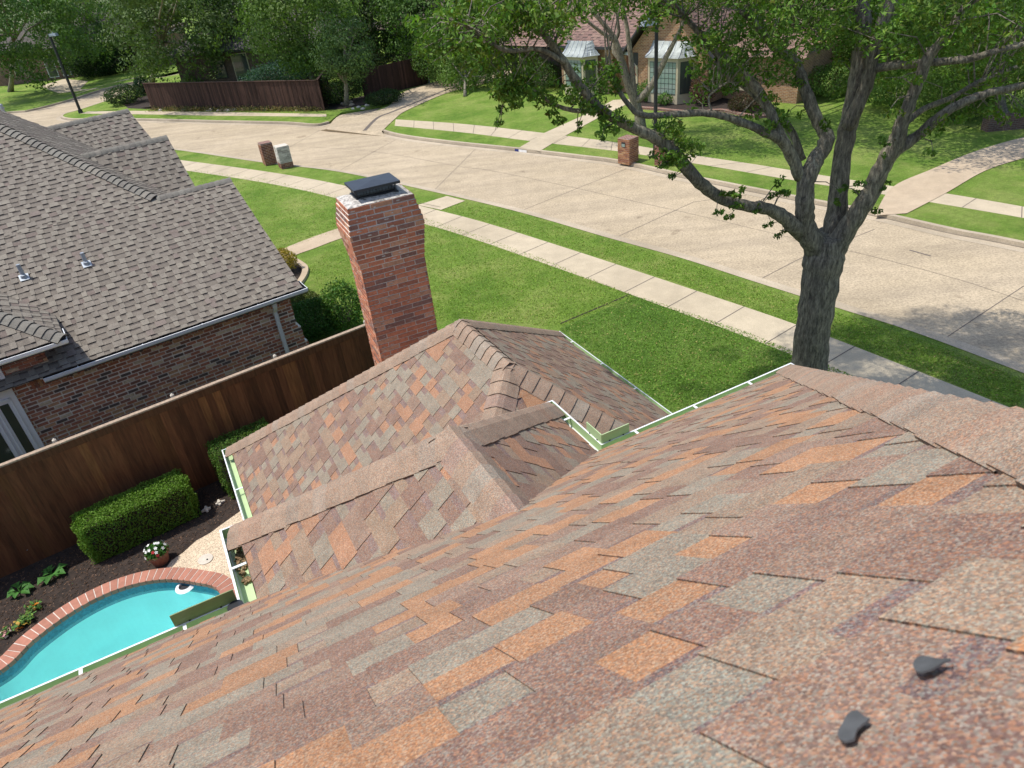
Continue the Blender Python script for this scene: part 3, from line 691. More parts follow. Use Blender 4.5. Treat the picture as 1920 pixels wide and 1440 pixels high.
# lower wing : hipped both ends
hw = (WU1 - WU0) / 2; wu = (WU0 + WU1) / 2; ZG = ZW; ZW = ZW - .045; wz = ZW + P_ * hw; WL = 4.05 * .852 + hw    # eave length
p1 = LA(wu, WH - hw, wz); p2 = LA(wu, WH - 4.06, wz); WN = WH - 4.06 - hw
for U_, sgn, sd_ in ((WU0, 1, 41), (WU1, -1, 42)):
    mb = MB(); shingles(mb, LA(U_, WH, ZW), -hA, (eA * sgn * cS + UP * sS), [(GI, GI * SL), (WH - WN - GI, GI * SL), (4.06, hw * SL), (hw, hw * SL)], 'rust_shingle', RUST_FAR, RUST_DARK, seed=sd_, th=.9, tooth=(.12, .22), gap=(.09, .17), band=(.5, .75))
    mb.build('wing_roof', house)
mb = MB(); shingles(mb, LA(WU0, WH, ZW), eA, (-hA * cS + UP * sS), [(GI, GI * SL), (WU1 - WU0 - GI, GI * SL), (hw, hw * SL)], 'rust_shingle', RUST, RUST_DARK, seed=43); mb.build('wing_roof', house)
mb = MB(); shingles(mb, LA(WU1, WN, ZW), -eA, (hA * cS + UP * sS), [(GI, GI * SL), (WU1 - WU0 - GI, GI * SL), (hw, hw * SL)], 'rust_shingle', RUST, RUST_DARK, seed=44, th=1.4); mb.build('wing_roof', house)
m = MB()
cap_line('', LA(WU0 + .1, WH - .1, ZW + P_ * .1), p1, nM, nW, 45, CAPPAL, into=m)
cap_line('', LA(WU1 - .1, WH - .1, ZW + P_ * .1), p1, nM, nE, 46, CAPPAL, into=m)
cap_line('', LA(WU0 + .1, WN + .1, ZW + P_ * .1), p2, nMf, nW, 47, CAPPAL2, into=m, w=.17, th=1.1)
cap_line('', LA(WU1 - .1, WN + .1, ZW + P_ * .1), p2, nMf, nE, 48, CAPPAL2, into=m, w=.17, th=1.1)
cap_line('', p2 - hA * .05, p1 + hA * .03, nW, nE, 49, CAPPAL2, into=m, w=.16)
m.build('ridge_caps', house)
# walls and soffits
def wall_box(name, u0, u1, h0, h1, z0, z1, mat='red_brick'):
    mb = MB(); mb.box(LA(u0, h0, z0), eA * (u1 - u0), hA * (h1 - h0), UP * (z1 - z0), mat); return mb.build(name, house)
wall_box('wall', -10.6, UC - .45, far_h + .45, HM - .45, 0, ZM - .06)
wall_box('wall', BU0 + .42, BU1 - .42, HM - .5, BH - .42, 0, ZM - .06)
wall_box('wall', WU0 + .45, WU1 - .45, HM - .5, WH - .45, 0, ZW - .06)
mb = MB()
def soffit(u0, u1, h0, h1, z): mb.box(LA(u0, h0, z - .03), eA * (u1 - u0), hA * (h1 - h0), UP * .025, 'cream_paint')
soffit(-10.9, UC - .14, far_h + .14, HM - .14, ZM - .02); soffit(BU0 + .14, BU1 - .14, HM - .13, BH - .14, ZM - .021); soffit(WU0 + .14, WU1 - .14, HM - .4, WH - .14, ZW - .02)
mb.build('soffit', house)
# gutters
mb = MB()
gutter(mb, [LA(-11, HM, ZM), LA(BU0, HM, ZM), LA(BU0, BH, ZM), LA(BU1, BH, ZM), LA(BU1, HM, ZM), LA(UC, HM, ZM), LA(UC, far_h, ZM), LA(-11, far_h, ZM)], -1, 'gutter_inside', strap=.62, strapmb=mb)
mb.build('gutter', house)
mb = MB(); gutter(mb, [LA(WU0, HM - .3, ZG), LA(WU0, WH, ZG), LA(WU1, WH, ZG), LA(WU1, HM - .3, ZG)], -1, 'gutter_inside', strap=.9, strapmb=mb); mb.build('gutter', house)
# splash guards standing on the lip at the inside corners
def guard(u, h, du, dh, mat, z=ZM, hh=.1):
    c = LA(u, h, z); mb = MB()
    for d, l in ((eA * (1 if du > 0 else -1), abs(du)), (hA, dh)):
        if l < .02: continue
        nn_ = np.cross(d, UP); a = c + d * .0
        mb.box(a - nn_ * .004, d * l, nn_ * .008, UP * hh, mat)
        for k in (.25, .75): mb.box(a + d * l * k - nn_ * .010 - UP * .004, d * .012, nn_ * .02, UP * .014, 'dark_metal')
    return mb.build('splash_guard', house)
guard(BU1, HM, .27, .22, 'gutter_inside', hh=.09); guard(BU0, HM, -.40, .012, 'gutter_olive', hh=.105)
mb = MB(); mb.tube([LA(BU0 - .02, HM - .06, ZM - .02), LA(BU0 - .02, HM - .06, ZM + .012)], .055, 'dark_metal', 10); mb.build('gutter_strainer', house)
# shingle grit lying in the gutters
rnd = random.Random(9); mb = MB()
for k in range(260):
    u, h = WU0 + rnd.uniform(.03, .11), rnd.uniform(6.2, WH - .05); s = rnd.uniform(.012, .035)
    mb.cbox(LA(u, h, ZW - .095), s * 2, s, s, 'debris', rnd.uniform(0, 180))
for k in range(60):
    u, h = BU0 + rnd.uniform(.04, .11), rnd.uniform(HM + .2, BH - .1); s = rnd.uniform(.008, .02)
    mb.cbox(LA(u, h, ZM - .095), s * 2, s, s, 'debris', rnd.uniform(0, 180))
tag(mb.build('gutter_debris'), 'dry leaf litter and grit lying in the bottom of the green gutters', 'leaf litter', kind='stuff')

# ---- chimney (part of the house) : real brick courses
chim = MB()
eC, hC = hd(67.5), pd(67.5)
ch_pal = [((.48, .19, .108), 5), ((.36, .15, .095), 4), ((.50, .27, .17), 3), ((.25, .135, .105), 2.5)]
cw, cd = .95, .66; c_corner = eA * 2.173 + hA * 9.33
ztop = 6.045; course = .0725
rnd = random.Random(4); zc = ztop; i = 0
corb = [0, .014, .028, .042, .056, .062, .055, .046, .037, .028, .019, .010]
while zc > 0.1:
    o = corb[i] if i < len(corb) else 0.
    z0 = zc - course
    o0 = c_corner - eC * o - hC * o; L_, D_ = cw + 2 * o, cd + 2 * o
    # mortar core
    chim.box(o0 + eC * .008 + hC * .008 + UP * z0, eC * (L_ - .016), hC * (D_ - .016), UP * (course + .0005), 'mortar')
    sides = [(o0, eC, -hC, L_), (o0 + eC * L_, hC, eC, D_), (o0 + eC * L_ + hC * D_, -eC, hC, L_), (o0 + hC * D_, -hC, -eC, D_)]
    for si, (oo, uu, nn_, ln) in enumerate(sides):
        nbk = max(1, round(ln / .272)); bw = ln / nbk; ph = .5 * bw if (i + si) % 2 else 0
        a = -ph
        while a < ln - .01:
            a0, a1 = max(a, 0), min(a + bw, ln)
            if a1 - a0 > .02:
                c = pick(ch_pal, rnd); pr = rnd.uniform(-.003, .003); jl = .0 if a0 == 0 else .008; jr = .0 if a1 >= ln - .001 else .008
                chim.box(oo + uu * (a0 + jl) - nn_ * .03 + UP * (z0 + .015), uu * (a1 - a0 - jl - jr), nn_ * (.031 + pr), UP * (course - .015), 'brick', c)
                # pale mortar smears left on the old brick
                if rnd.random() < .75:
                    s0 = a0 + rnd.uniform(.02, .12); 
                    if s0 + .05 < a1: chim.box(oo + uu * s0 + nn_ * (.001 + pr) + UP * (z0 + .012 + rnd.uniform(.0, .035)), uu * rnd.uniform(.02, .07), nn_ * .0015, UP * rnd.uniform(.005, .017), 'crown_mortar')
            a += bw
    zc -= course; i += 1
chimney = chim.build('chimney', house)
mb = MB(); o0 = c_corner + UP * ztop
g = [[None] * 9 for _ in range(9)]
for a in range(9):
    for b in range(9):
        u, v = a / 8, b / 8; e_ = min(u, v, 1 - u, 1 - v); z = min(1., e_ / .28) * .055 + .004 + rnd.uniform(-.006, .010)
        g[a][b] = o0 + eC * (.01 + u * (cw - .02)) + hC * (.01 + v * (cd - .02)) + UP * z
for a in range(8):
    for b in range(8): mb.face([g[a][b], g[a + 1][b], g[a + 1][b + 1], g[a][b + 1]], 'crown_mortar')
mb.build('mortar_crown', chimney)
# flue screen and slate lid
mb = MB(); cc = c_corner + eC * (cw * .5 + .01) + hC * (cd * .52); fwid, fdep = .56, .34; zb0 = ztop + .03
b0 = cc - eC * fwid / 2 - hC * fdep / 2
mb.box(b0 - eC * .02 - hC * .02 + UP * zb0, eC * (fwid + .04), hC * (fdep + .04), UP * .03, 'dark_metal')
for nu, uu, vv, ln, w_ in ((0, eC, hC, fwid, fdep), (1, hC, eC, fdep, fwid)):
    for off_ in (0, w_):
        k = 0
        while k < ln: mb.box(b0 + uu * k + vv * off_ + UP * (zb0 + .03), uu * .005, vv * .005, UP * .105, 'dark_metal'); k += .045
        for q in range(3): mb.box(b0 + vv * off_ + UP * (zb0 + .03 + q * .035), uu * ln, vv * .004, UP * .004, 'dark_metal')
mb.box(b0 + eC * .02 + hC * .02 + UP * (zb0 + .03), eC * (fwid - .04), hC * (fdep - .04), UP * .02, 'dark_metal')
mb.build('flue_screen', chimney)
mb = MB(); lz = zb0 + .135; lw, ld = .66, .50; l0 = cc - eC * lw / 2 - hC * ld / 2
A4 = [l0, l0 + eC * lw, l0 + eC * lw + hC * ld, l0 + hC * ld]
top4 = [p + UP * (lz + .035) for p in A4]; cen = cc + UP * (lz + .055)
for i in range(4): mb.face([top4[i], top4[(i + 1) % 4], cen], 'slate_lid'); mb.face([A4[i] + UP * lz, A4[(i + 1) % 4] + UP * lz, top4[(i + 1) % 4], top4[i]], 'slate_lid')
mb.face([p + UP * lz for p in A4][::-1], 'slate_lid'); mb.build('lid', chimney)

# ================================================================== NEIGHBOUR'S HOUSE
EN = B(577, 540, 2.7); EN_ = np.array([EN[0], EN[1], 0.])
def NL(u, v, z): return EN_ + eN * u + hN * v + UP * z
nh = thing('brick_house', 'mottled red brick house with a grey-brown shingle roof and white gutters behind the wooden fence', 'house')
pn = .452; sn_ = math.sqrt(1 + pn * pn); cN, sN = 1 / sn_, pn / sn_; ZN = 2.7
Bn = hN * cN + UP * sN
mb = MB()
kw = dict(mat='grey_shingle', pal=[((.225, .20, .162), 4), ((.25, .225, .18), 3), ((.205, .165, .14), .5)], pal2=[((.175, .152, .12), 4), ((.195, .17, .136), 3), ((.17, .132, .11), .7)], dark=(.08, .07, .06), th=1.9, exp=.16, tooth=(.08, .15), gap=(.08, .24), band=(.68, .85))
shingles(mb, NL(0, 0, ZN), eN, Bn, [(-11, .06), (-.1, .06), (-.02, 3.85 * sn_), (-1.81, 3.85 * sn_), (-11, 3.85 * sn_)], seed=51, **kw)
A_ = NL(-1.81, 3.85, 4.44); h0_ = NL(-4.12, 7.54, 6.11); slope_uv = (7.54 - 3.85) / (1.81 - 4.12)
# hip rises to the left: the near slope above the ridge level
s_ = sn_; shingles(mb, NL(0, 0, ZN), eN, Bn, [(-11, 3.85 * s_), (-1.81, 3.85 * s_), (-4.12, 7.54 * s_), (-5.8, 10.22 * s_), (-11, 10.22 * s_)], seed=51, **kw)
mb.build('roof', nh)
# far slope of the near gable
mb = MB(); shingles(mb, NL(0, 7.7, ZN), -eN, (-hN * cN + UP * sN), [(.02, .06), (1.81, 3.85 * s_), (.02, 3.85 * s_)] if False else [(.02, .06), (3.4, .06), (3.4, 3.84 * s_), (.02, 3.84 * s_)], seed=52, **kw); mb.build('roof', nh)
# front slope F
nF = np.cross(h0_ - A_, hN); nF /= np.linalg.norm(nF); nF = nF if nF[2] > 0 else -nF
Bf = np.cross(hN, nF); Bf = Bf if Bf[2] > 0 else -Bf
mb = MB(); OF = A_; 
def onF(u, z=None): # a along hN, b upslope in F
    return None
hipd = h0_ - A_; ha, hb_ = hipd @ hN, hipd @ Bf
shingles(mb, OF, hN, Bf, [(0, 0), (ha * 1.75, hb_ * 1.75), (8.1, hb_ * 1.75), (8.1, -1.6), (-.02, -1.6)], seed=53, **kw); mb.build('front_roof', nh)
# the two gables further along
def gable(pa, pb, valley, low, seed):
    Ga = onplane(*pa, A_, nF); Gb = B(*pb, Ga[2]); V = onplane(*low, Gb, eN)
    d = Gb - Ga; ln = np.linalg.norm(d); d /= ln; nr = np.cross(d, V - Gb); nr /= np.linalg.norm(nr); nr = nr if nr[2] > 0 else -nr
    up_v = np.cross(nr, d); up_v = up_v if up_v[2] > 0 else -up_v
    va, vb = -1.6, (V - Gb) @ up_v
    mb = MB(); ext = 1.5
    shingles(mb, Ga, d, up_v, [(-.1, 0), (ln, 0), (ln, vb * ext), (va, vb * ext)] , seed=seed, **kw)
    # far side, mirrored
    up2 = up_v - 2 * (up_v @ hN) * hN; lat2 = d - 2 * (d @ hN) * hN
    shingles(mb, Ga, d, up2 / np.linalg.norm(up2), [(0, 0), (ln, 0), (ln, vb * ext), (0, vb * ext)], seed=seed + 1, **kw)
    mb.build('gable_roof', nh)
    m = MB(); L1, L2 = -up_v, -up2; caps(m, Gb, Ga, L1, L2, 'grey_shingle', GCAP, seed, w=.14, th=1.3); m.build('ridge_caps', nh)
    # gable wall under the rake
    g = MB(); q1 = Gb - up_v * abs(vb) * ext; q2 = Gb - up2 * abs(vb) * ext; i_ = -d * .25
    g.face([Gb + i_ - UP * .05, q1 + i_ - UP * .05, (q1 + i_) * (1, 1, 0), (q2 + i_) * (1, 1, 0), q2 + i_ - UP * .05], 'red_brick'); g.build('gable_wall', nh)
GCAP = [((.20, .195, .165), 3), ((.175, .168, .145), 2), ((.225, .21, .175), 1)]
gable((150, 292), (313, 256), (285, 362), (363, 345), 61)
gable((88, 240), (240, 206), (165, 290), (272, 262), 63)
nNn = -hN * sN + UP * cN; nNf = hN * sN + UP * cN
m = MB()
L1, L2 = slopes(h0_ - A_, nNn, nF)
if L1 @ nF > 0: L1 = -L1
if L2 @ nNn > 0: L2 = -L2
caps(m, A_, A_ + (h0_ - A_) * 1.7, L1, L2, 'grey_shingle', GCAP, 5, w=.17, th=2.4, exp=.16)
caps(m, NL(-.02, 3.85, 4.44), A_ + UP * 0, -Bn, -( -hN * cN + UP * sN), 'grey_shingle', GCAP, 6, w=.14, th=1.4); m.build('ridge_caps', nh)
# small raised hip roof at the left
ZH = 3.3; KU = -4.69
mb = MB(); hk = .5
def KL(u, v, z): return NL(u, v, z)
kw2 = dict(kw); pk_ = .62; sk = math.sqrt(1 + pk_ * pk_)
shingles(mb, KL(KU, .0, ZH), -eN, (hN / sk + UP * pk_ / sk), [(.08, .05), (6, .05), (6, 2.6), (2.6 / sk, 2.6)], seed=71, **kw2)
shingles(mb, KL(KU, .0, ZH), hN, (-eN / sk + UP * pk_ / sk), [(.08, .05), (2.4, .05), (2.6, 2.6), (2.6 / sk, 2.6)], seed=72, **kw2)
mb.build('roof', nh)
m = MB(); na = -hN * pk_ / sk + UP / sk; nb2 = eN * pk_ / sk + UP / sk; pa = KL(KU - .05, .05, ZH + .03); pb = KL(KU - 2.1, 2.1, ZH + 2.1 * pk_)
L1, L2 = slopes(pb - pa, na, nb2)
if L1 @ nb2 > 0: L1 = -L1
if L2 @ na > 0: L2 = -L2
caps(m, pa, pb, L1, L2, 'grey_shingle', GCAP, 8, w=.17, th=2., exp=.16); m.build('ridge_caps', nh)
# gutters and downspout
mb = MB(); gutter(mb, [NL(-5.35, 0, ZN), NL(0, 0, ZN), NL(.02, .55, ZN)], 1, 'dark_trim', 'white_metal', 'grey_gutter', strap=1.2); mb.build('gutter', nh)
mb = MB(); gutter(mb, [KL(-11, 0, ZH), KL(KU, 0, ZH), KL(KU, .62, ZH)], 1, 'dark_trim', 'white_metal', 'white_metal', strap=1.5); mb.build('gutter', nh)
mb = MB(); du = (onplane(512, 573, NL(0, .3, 0), hN) - EN_) @ eN
mb.box(NL(du - .06, .10, ZN - .22), eN * .10, hN * .07, UP * .13, 'grey_gutter'); mb.hexa([NL(du - .05, .14, ZN - .30), NL(du + .03, .14, ZN - .30), NL(du + .03, .26, ZN - .42), NL(du - .05, .26, ZN - .42)][::1], [NL(du - .05, .10, ZN - .20), NL(du + .03, .10, ZN - .20), NL(du + .03, .16, ZN - .20), NL(du - .05, .16, ZN - .20)], 'grey_gutter')
mb.box(NL(du - .05, .24, .1), eN * .08, hN * .06, UP * (ZN - .5), 'grey_gutter'); mb.build('downspout', nh)
# brick wall with stepped corner
npal = [((.30, .125, .08), 5), ((.20, .10, .075), 4), ((.38, .22, .13), 2), ((.09, .07, .065), 1.2), ((.46, .37, .27), 1.3), ((.35, .16, .10), 3)]
mb = MB(); WV = .35
zz = .12; k = 0
while zz < 2.62:
    z1 = min(zz + .4, 2.62); ext = {0: .0}.get(k, 0); ue = -.36 + (0.14 if zz < 1.0 else (.08 if zz < 1.45 else (.0 if zz < 1.95 else 0)))
    mb.box(NL(-11, WV + .012, zz), eN * (11 + ue - .012), hN * 3., UP * (z1 - zz), 'mortar')
    brick_face(mb, NL(-6.05, WV, 0), eN, -hN, 6.05 + ue, zz, z1, npal, seed=80 + k, proud=.003, bw=.19, bh=.0535, mj=.0132 + (z1 - zz) % .0667 / 6); k += 1; zz = z1
# soldier course under the eave
rnd = random.Random(3); a = -5.6
while a < -.42:
    mb.box(NL(a, WV - .008, 2.42), eN * .054, hN * .03, UP * .20, 'brick', pick(npal, rnd)); a += .066
mb.box(NL(-11, WV + .012, 2.62), eN * 5.7, hN * 2, UP * .62, 'mortar'); brick_face(mb, NL(-6.05, WV, 0), eN, -hN, .9, 2.62, 3.22, npal, seed=99, proud=.004)
mb.build('wall', nh)
mb = MB(); mb.box(NL(-5.4, .14, ZN - .05), eN * 5.3, hN * .3, UP * .03, 'white_paint'); mb.box(NL(-11, .14, ZH - .05), eN * 6.2, hN * .3, UP * .03, 'white_paint'); mb.build('soffit', nh)
# tall white window at the left end of the wall
wu1, wu0 = -5.90, -8.2
win = MB(); wz0, wz1 = .35, 3.1
win.box(NL(wu0, WV - .06, wz0), eN * (wu1 - wu0), hN * .06, UP * (wz1 - wz0), 'white_paint')
frame = win.build('window', nh)
mb = MB()
for (a0, a1, b0, b1) in ((-6.22, -6.07, .5, 2.35), (-7.2, -6.42, .5, 2.05)):
    mb.box(NL(a0, WV - .064, b0), eN * (a1 - a0), hN * .01, UP * (b1 - b0), 'green_glass')
mb.build('pane', frame)
mb = MB()
for u in (-6.03, -6.30, -6.38, -7.24): mb.box(NL(u, WV - .085, .45), eN * .035, hN * .03, UP * 2.0, 'white_paint')
mb.box(NL(-7.3, WV - .085, 2.40), eN * 1.3, hN * .03, UP * .05, 'white_paint'); mb.box(NL(-7.3, WV - .088, 2.08), eN * .95, hN * .03, UP * .05, 'white_paint')
mb.build('window_bar', frame)
# roof vents
for (bx, by), (tx, ty) in (((46, 521), (35, 497)), ((163, 496), (155, 481))):
    nP = -hN * sN + UP * cN; q = onplane(bx, by, NL(0, 0, ZN), nP); mb = MB()
    hgt = .30 if bx < 100 else .27
    mb.tube([q - UP * .05, q + UP * hgt], [.042, .040], 'galvanised', 12)
    mb.tube([q - UP * .02 + nP * .01, q + nP * .09], [.085, .045], 'galvanised', 12)
    f0 = q + nP * .028; mb.hexa([f0 - eN * .09 - Bn * .11, f0 + eN * .09 - Bn * .11, f0 + eN * .09 + Bn * .080, f0 - eN * .09 + Bn * .080], [f0 - eN * .09 - Bn * .11 + nP * .006, f0 + eN * .09 - Bn * .11 + nP * .006, f0 + eN * .09 + Bn * .08 + nP * .006, f0 - eN * .09 + Bn * .08 + nP * .006], 'galvanised')
    mb.build('vent_pipe', nh)

# ================================================================== WOODEN FENCE beside the pool
fence = thing('wooden_fence', 'tall brown stained board fence between the pool bed and the brick house', 'fence')
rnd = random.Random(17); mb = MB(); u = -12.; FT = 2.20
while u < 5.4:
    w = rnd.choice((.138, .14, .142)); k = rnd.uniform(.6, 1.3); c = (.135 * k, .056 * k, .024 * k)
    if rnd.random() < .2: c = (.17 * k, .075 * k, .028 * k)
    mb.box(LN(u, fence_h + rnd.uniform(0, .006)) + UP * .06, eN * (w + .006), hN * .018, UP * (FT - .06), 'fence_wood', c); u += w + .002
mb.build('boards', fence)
mb = MB()
mb.box(LN(-12, fence_h - .03) + UP * FT, eN * 17.4, hN * .09, UP * .03, 'fence_wood', (.34, .26, .19)); mb.box(LN(-12, fence_h - .018) + UP * (FT - .15), eN * 17.4, hN * .018, UP * .15, 'fence_wood', (.10, .045, .02)); mb.build('cap_rail', fence)
u = -11.3
while u < 5.5:
    m = MB(); q = LN(u, fence_h + .11); m.tube([q + UP * .0, q + UP * (FT + .02)], .03, 'galvanised', 10); m.tube([q + UP * (FT + .02), q + UP * (FT + .06), q + UP * (FT + .085)], [.038, .036, .012], 'pale_stone', 10); m.build('post', fence); u += 2.02

# ================================================================== VEGETATION
NR = np.random.default_rng(12)
def leaves(name, pts, size, cols, parent=None, outward=None, aspect=.55, sizevar=.35, bend=.6):
    n = len(pts); nrm = NR.normal(size=(n, 3)); nrm /= np.linalg.norm(nrm, axis=1)[:, None]
    if outward is not None: nrm = nrm * (1 - bend) + outward * bend; 
    nrm /= np.linalg.norm(nrm, axis=1)[:, None] + 1e-9
    t = np.cross(nrm, NR.normal(size=(n, 3))); t /= np.linalg.norm(t, axis=1)[:, None] + 1e-9; b = np.cross(nrm, t)
    s = size * (1 + NR.uniform(-sizevar, sizevar, (n, 1)))
    V = np.stack([pts - t * s * .5, pts + b * s * aspect * .5, pts + t * s * .5, pts - b * s * aspect * .5], axis=1)
    return npmesh(name, V, cols, 'leaves', parent)
def crown_points(centers, rad, per, flat=.8):
    per = np.broadcast_to(per, (len(centers),))
    c = np.repeat(centers, per, axis=0); n = len(c); d = NR.normal(size=(n, 3)); d /= np.linalg.norm(d, axis=1)[:, None]
    r = (NR.uniform(.25, 1, (n, 1)) ** .5) * np.repeat(rad, per)[:, None]
    p = c + d * r * np.array([1, 1, flat]); return p, d, np.repeat(np.arange(len(centers)), per)
def leafcols(idx, ncl, base, var=.22, clvar=.25, yellow=.12):
    k = 1 + NR.uniform(-clvar, clvar, ncl); y = NR.uniform(0, yellow, ncl)
    c = np.array(base)[None, :] * k[idx][:, None] * (1 + NR.uniform(-var, var, (len(idx), 1)))
    c[:, 0] += y[idx] * .15 * NR.uniform(0, 1, len(idx)); c[:, 1] += y[idx] * .15 * NR.uniform(0, 1, len(idx)); return np.clip(c, .004, .9)
def trunk_mesh(parent, base, top, r0, branches, seed, mat='bark', name='trunk', seg=9):
    rnd = random.Random(seed); mb = MB(); base, top = np.array(base, float), np.array(top, float); n = 7
    pts = [base + (top - base) * (i / n) + np.array([rnd.uniform(-.1, .1), rnd.uniform(-.1, .1), 0]) * (r0 * 1.6 if 0 < i else 0) for i in range(n + 1)]
    mb.tube(pts, [r0 * (1.35 if i == 0 else 1 - .6 * i / n) for i in range(n + 1)], mat, seg)
    for (t, e, r) in branches:
        s = base + (top - base) * t; e = np.array(e, float); m = (s + e) / 2 + np.array([rnd.uniform(-.3, .3), rnd.uniform(-.3, .3), rnd.uniform(-.1, .5)])
        mb.tube([s, s * .5 + m * .5, m, m * .4 + e * .6, e], [r, r * .85, r * .65, r * .45, r * .2], mat, 7)
    return mb.build(name, parent, smooth=True)
def tree(name, label, cat, base_px, cpx, Y, rx, rz, base_col, seed, ncl=70, per=150, lsize=.2, tr=.22, group='trees beyond the street', crad=(.9, 1.5), lean=None, base=None, ry=None, shade_clumps=()):
    rnd = random.Random(seed); t = thing(name, label, cat, group)
    bs = np.array(base, float) if base is not None else B(*base_px, LZ); c = atY(*cpx, Y)
    ry = ry or rx
    t.location = bs; inv = bs
    ncl = int(ncl * 1.25); u = NR.normal(size=(ncl, 3)); u /= np.linalg.norm(u, axis=1)[:, None]; rr = NR.uniform(.35, 1., (ncl, 1)) ** .6
    cen = c + u * rr * np.array([rx, ry, rz]) * .86
    rad = NR.uniform(*crad, ncl)
    for (ec, er, en) in shade_clumps:  # unseen clumps above the view, added to shade the ground
        u = NR.normal(size=(en, 3)); u /= np.linalg.norm(u, axis=1)[:, None]; cen = np.concatenate([cen, np.array(ec) + u * (NR.uniform(.2, 1, (en, 1)) ** .6) * np.array(er)]); rad = np.concatenate([rad, NR.uniform(*crad, en)])
    ncl = len(cen)
    p, d, idx = crown_points(cen, rad, per); out = d * .6 + ((p - c) / np.array([rx, ry, rz])) * .6
    out /= np.linalg.norm(out, axis=1)[:, None] + 1e-9
    leaves('crown', p - inv, lsize, leafcols(idx, ncl, base_col), t, out)
    top = c + np.array([0, 0, rz * .3]); br = []
    for k in range(9):
        e = cen[rnd.randrange(ncl)]; br.append((rnd.uniform(.3, .8), e - inv, tr * .5))
    trunk_mesh(t, bs * 0, top - inv, tr, br, seed)
    return t
DG, MG, LG, BG = (.034, .068, .018), (.070, .132, .032), (.115, .19, .046), (.09, .138, .045)
G_ = 'trees beyond the street'
tree('oak_tree', 'dark leafy tree at the left border with its trunk in the shaded far lawn', 'tree', (20, 172), (45, 55), 74, 7.2, 5.2, MG, 1, 80, 150, .26, shade_clumps=[((-43, 69, 10), (6, 4, 2), 40)])
tree('oak_tree', 'broad green tree over the far left brick house behind the dark lamp post', 'tree', (196, 128), (165, 30), 84, 7.0, 6.0, MG, 2, 80, 140, .27)
tree('oak_tree', 'large grey-green tree over the side street at the left end of the dark board fence', 'tree', (284, 156), (330, 60), 66, 6.3, 5.3, BG, 3, 95, 160, .24, shade_clumps=[((-21, 55.5, 9.), (6.5, 3, 1.6), 70)])
tree('oak_tree', 'dark tree standing behind the board fence against the shaded house roof', 'tree', (395, 140), (455, 15), 70, 5.0, 4.6, DG, 4, 70, 140, .25)
tree('oak_tree', 'tall pale green tree rising behind the right half of the dark board fence', 'tree', (590, 165), (560, 48), 58, 4.9, 4.2, LG, 5, 95, 160, .22, crad=(.8, 1.3))
tree('oak_tree', 'dark tree between the pale green tree and the driveway', 'tree', (680, 130), (715, 10), 64, 5.2, 4.8, DG, 6, 70, 140, .24, shade_clumps=[((-11, 50.5, 8.6), (4.5, 3.5, 1.6), 55)])
tree('oak_tree', 'leaning two stemmed tree in the gap of the board fence beside the driveway', 'tree', (650, 198), (650, 92), 49.5, 2.2, 2.1, (.09, .15, .05), 7, 50, 110, .15, tr=.16, crad=(.5, .9))
tree('oak_tree', 'green tree hanging over the far end of the driveway', 'tree', (840, 120), (815, 25), 60, 5.0, 4.4, MG, 8, 80, 150, .22)
tree('oak_tree', 'small bright tree standing on the lawn beside the driveway', 'tree', (872, 181), (875, 118), 52, 2.9, 2.0, LG, 9, 60, 110, .15, tr=.10, crad=(.5, .9))
tree('oak_tree', 'yellow-green tree at the left corner of the orange brick house', 'tree', (965, 150), (965, 62), 53, 3.6, 3.6, (.12, .17, .03), 10, 70, 130, .18)
tree('oak_tree', 'bright green tree behind the right gable of the orange brick house', 'tree', (1475, 150), (1475, 55), 44, 3.7, 3.8, LG, 11, 80, 150, .17)
tree('oak_tree', 'green tree standing right of the big trunk at the back of the far lawn', 'tree', (1700, 170), (1690, 60), 40, 4.2, 3.2, (.085, .15, .03), 12, 90, 160, .16, shade_clumps=[((12, 32.5, 8.5), (4, 3.5, 1.6), 60)])
tree('oak_tree', 'leafy tree at the right border behind the curved path', 'tree', (1880, 225), (1850, 95), 32, 3.9, 2.9, (.08, .14, .03), 13, 90, 170, .14, shade_clumps=[((16, 28, 8.6), (4, 3.2, 1.5), 70)])
tree('oak_tree', 'dense tree high at the right border above the curved path', 'tree', (1790, 130), (1850, -10), 44, 5.5, 4.4, MG, 14, 80, 150, .19)
tree('oak_tree', 'dark tree filling the gap over the orange brick house roof', 'tree', (1120, 60), (1150, -40), 62, 6.5, 5.0, DG, 15, 80, 140, .25)
# far wood beyond everything
n = 240; cen = np.stack([NR.uniform(-150, 130, n), NR.uniform(100, 150, n), NR.uniform(1.5, 13, n)], axis=1); rad = NR.uniform(2.2, 4.5, n)
p, d, idx = crown_points(cen, rad, 110); o = leaves('far_wood', p, .8, leafcols(idx, n, (.05, .09, .025)), None, d); tag(o, 'dark green mass of distant trees closing the view beyond the houses', 'wood', kind='stuff')

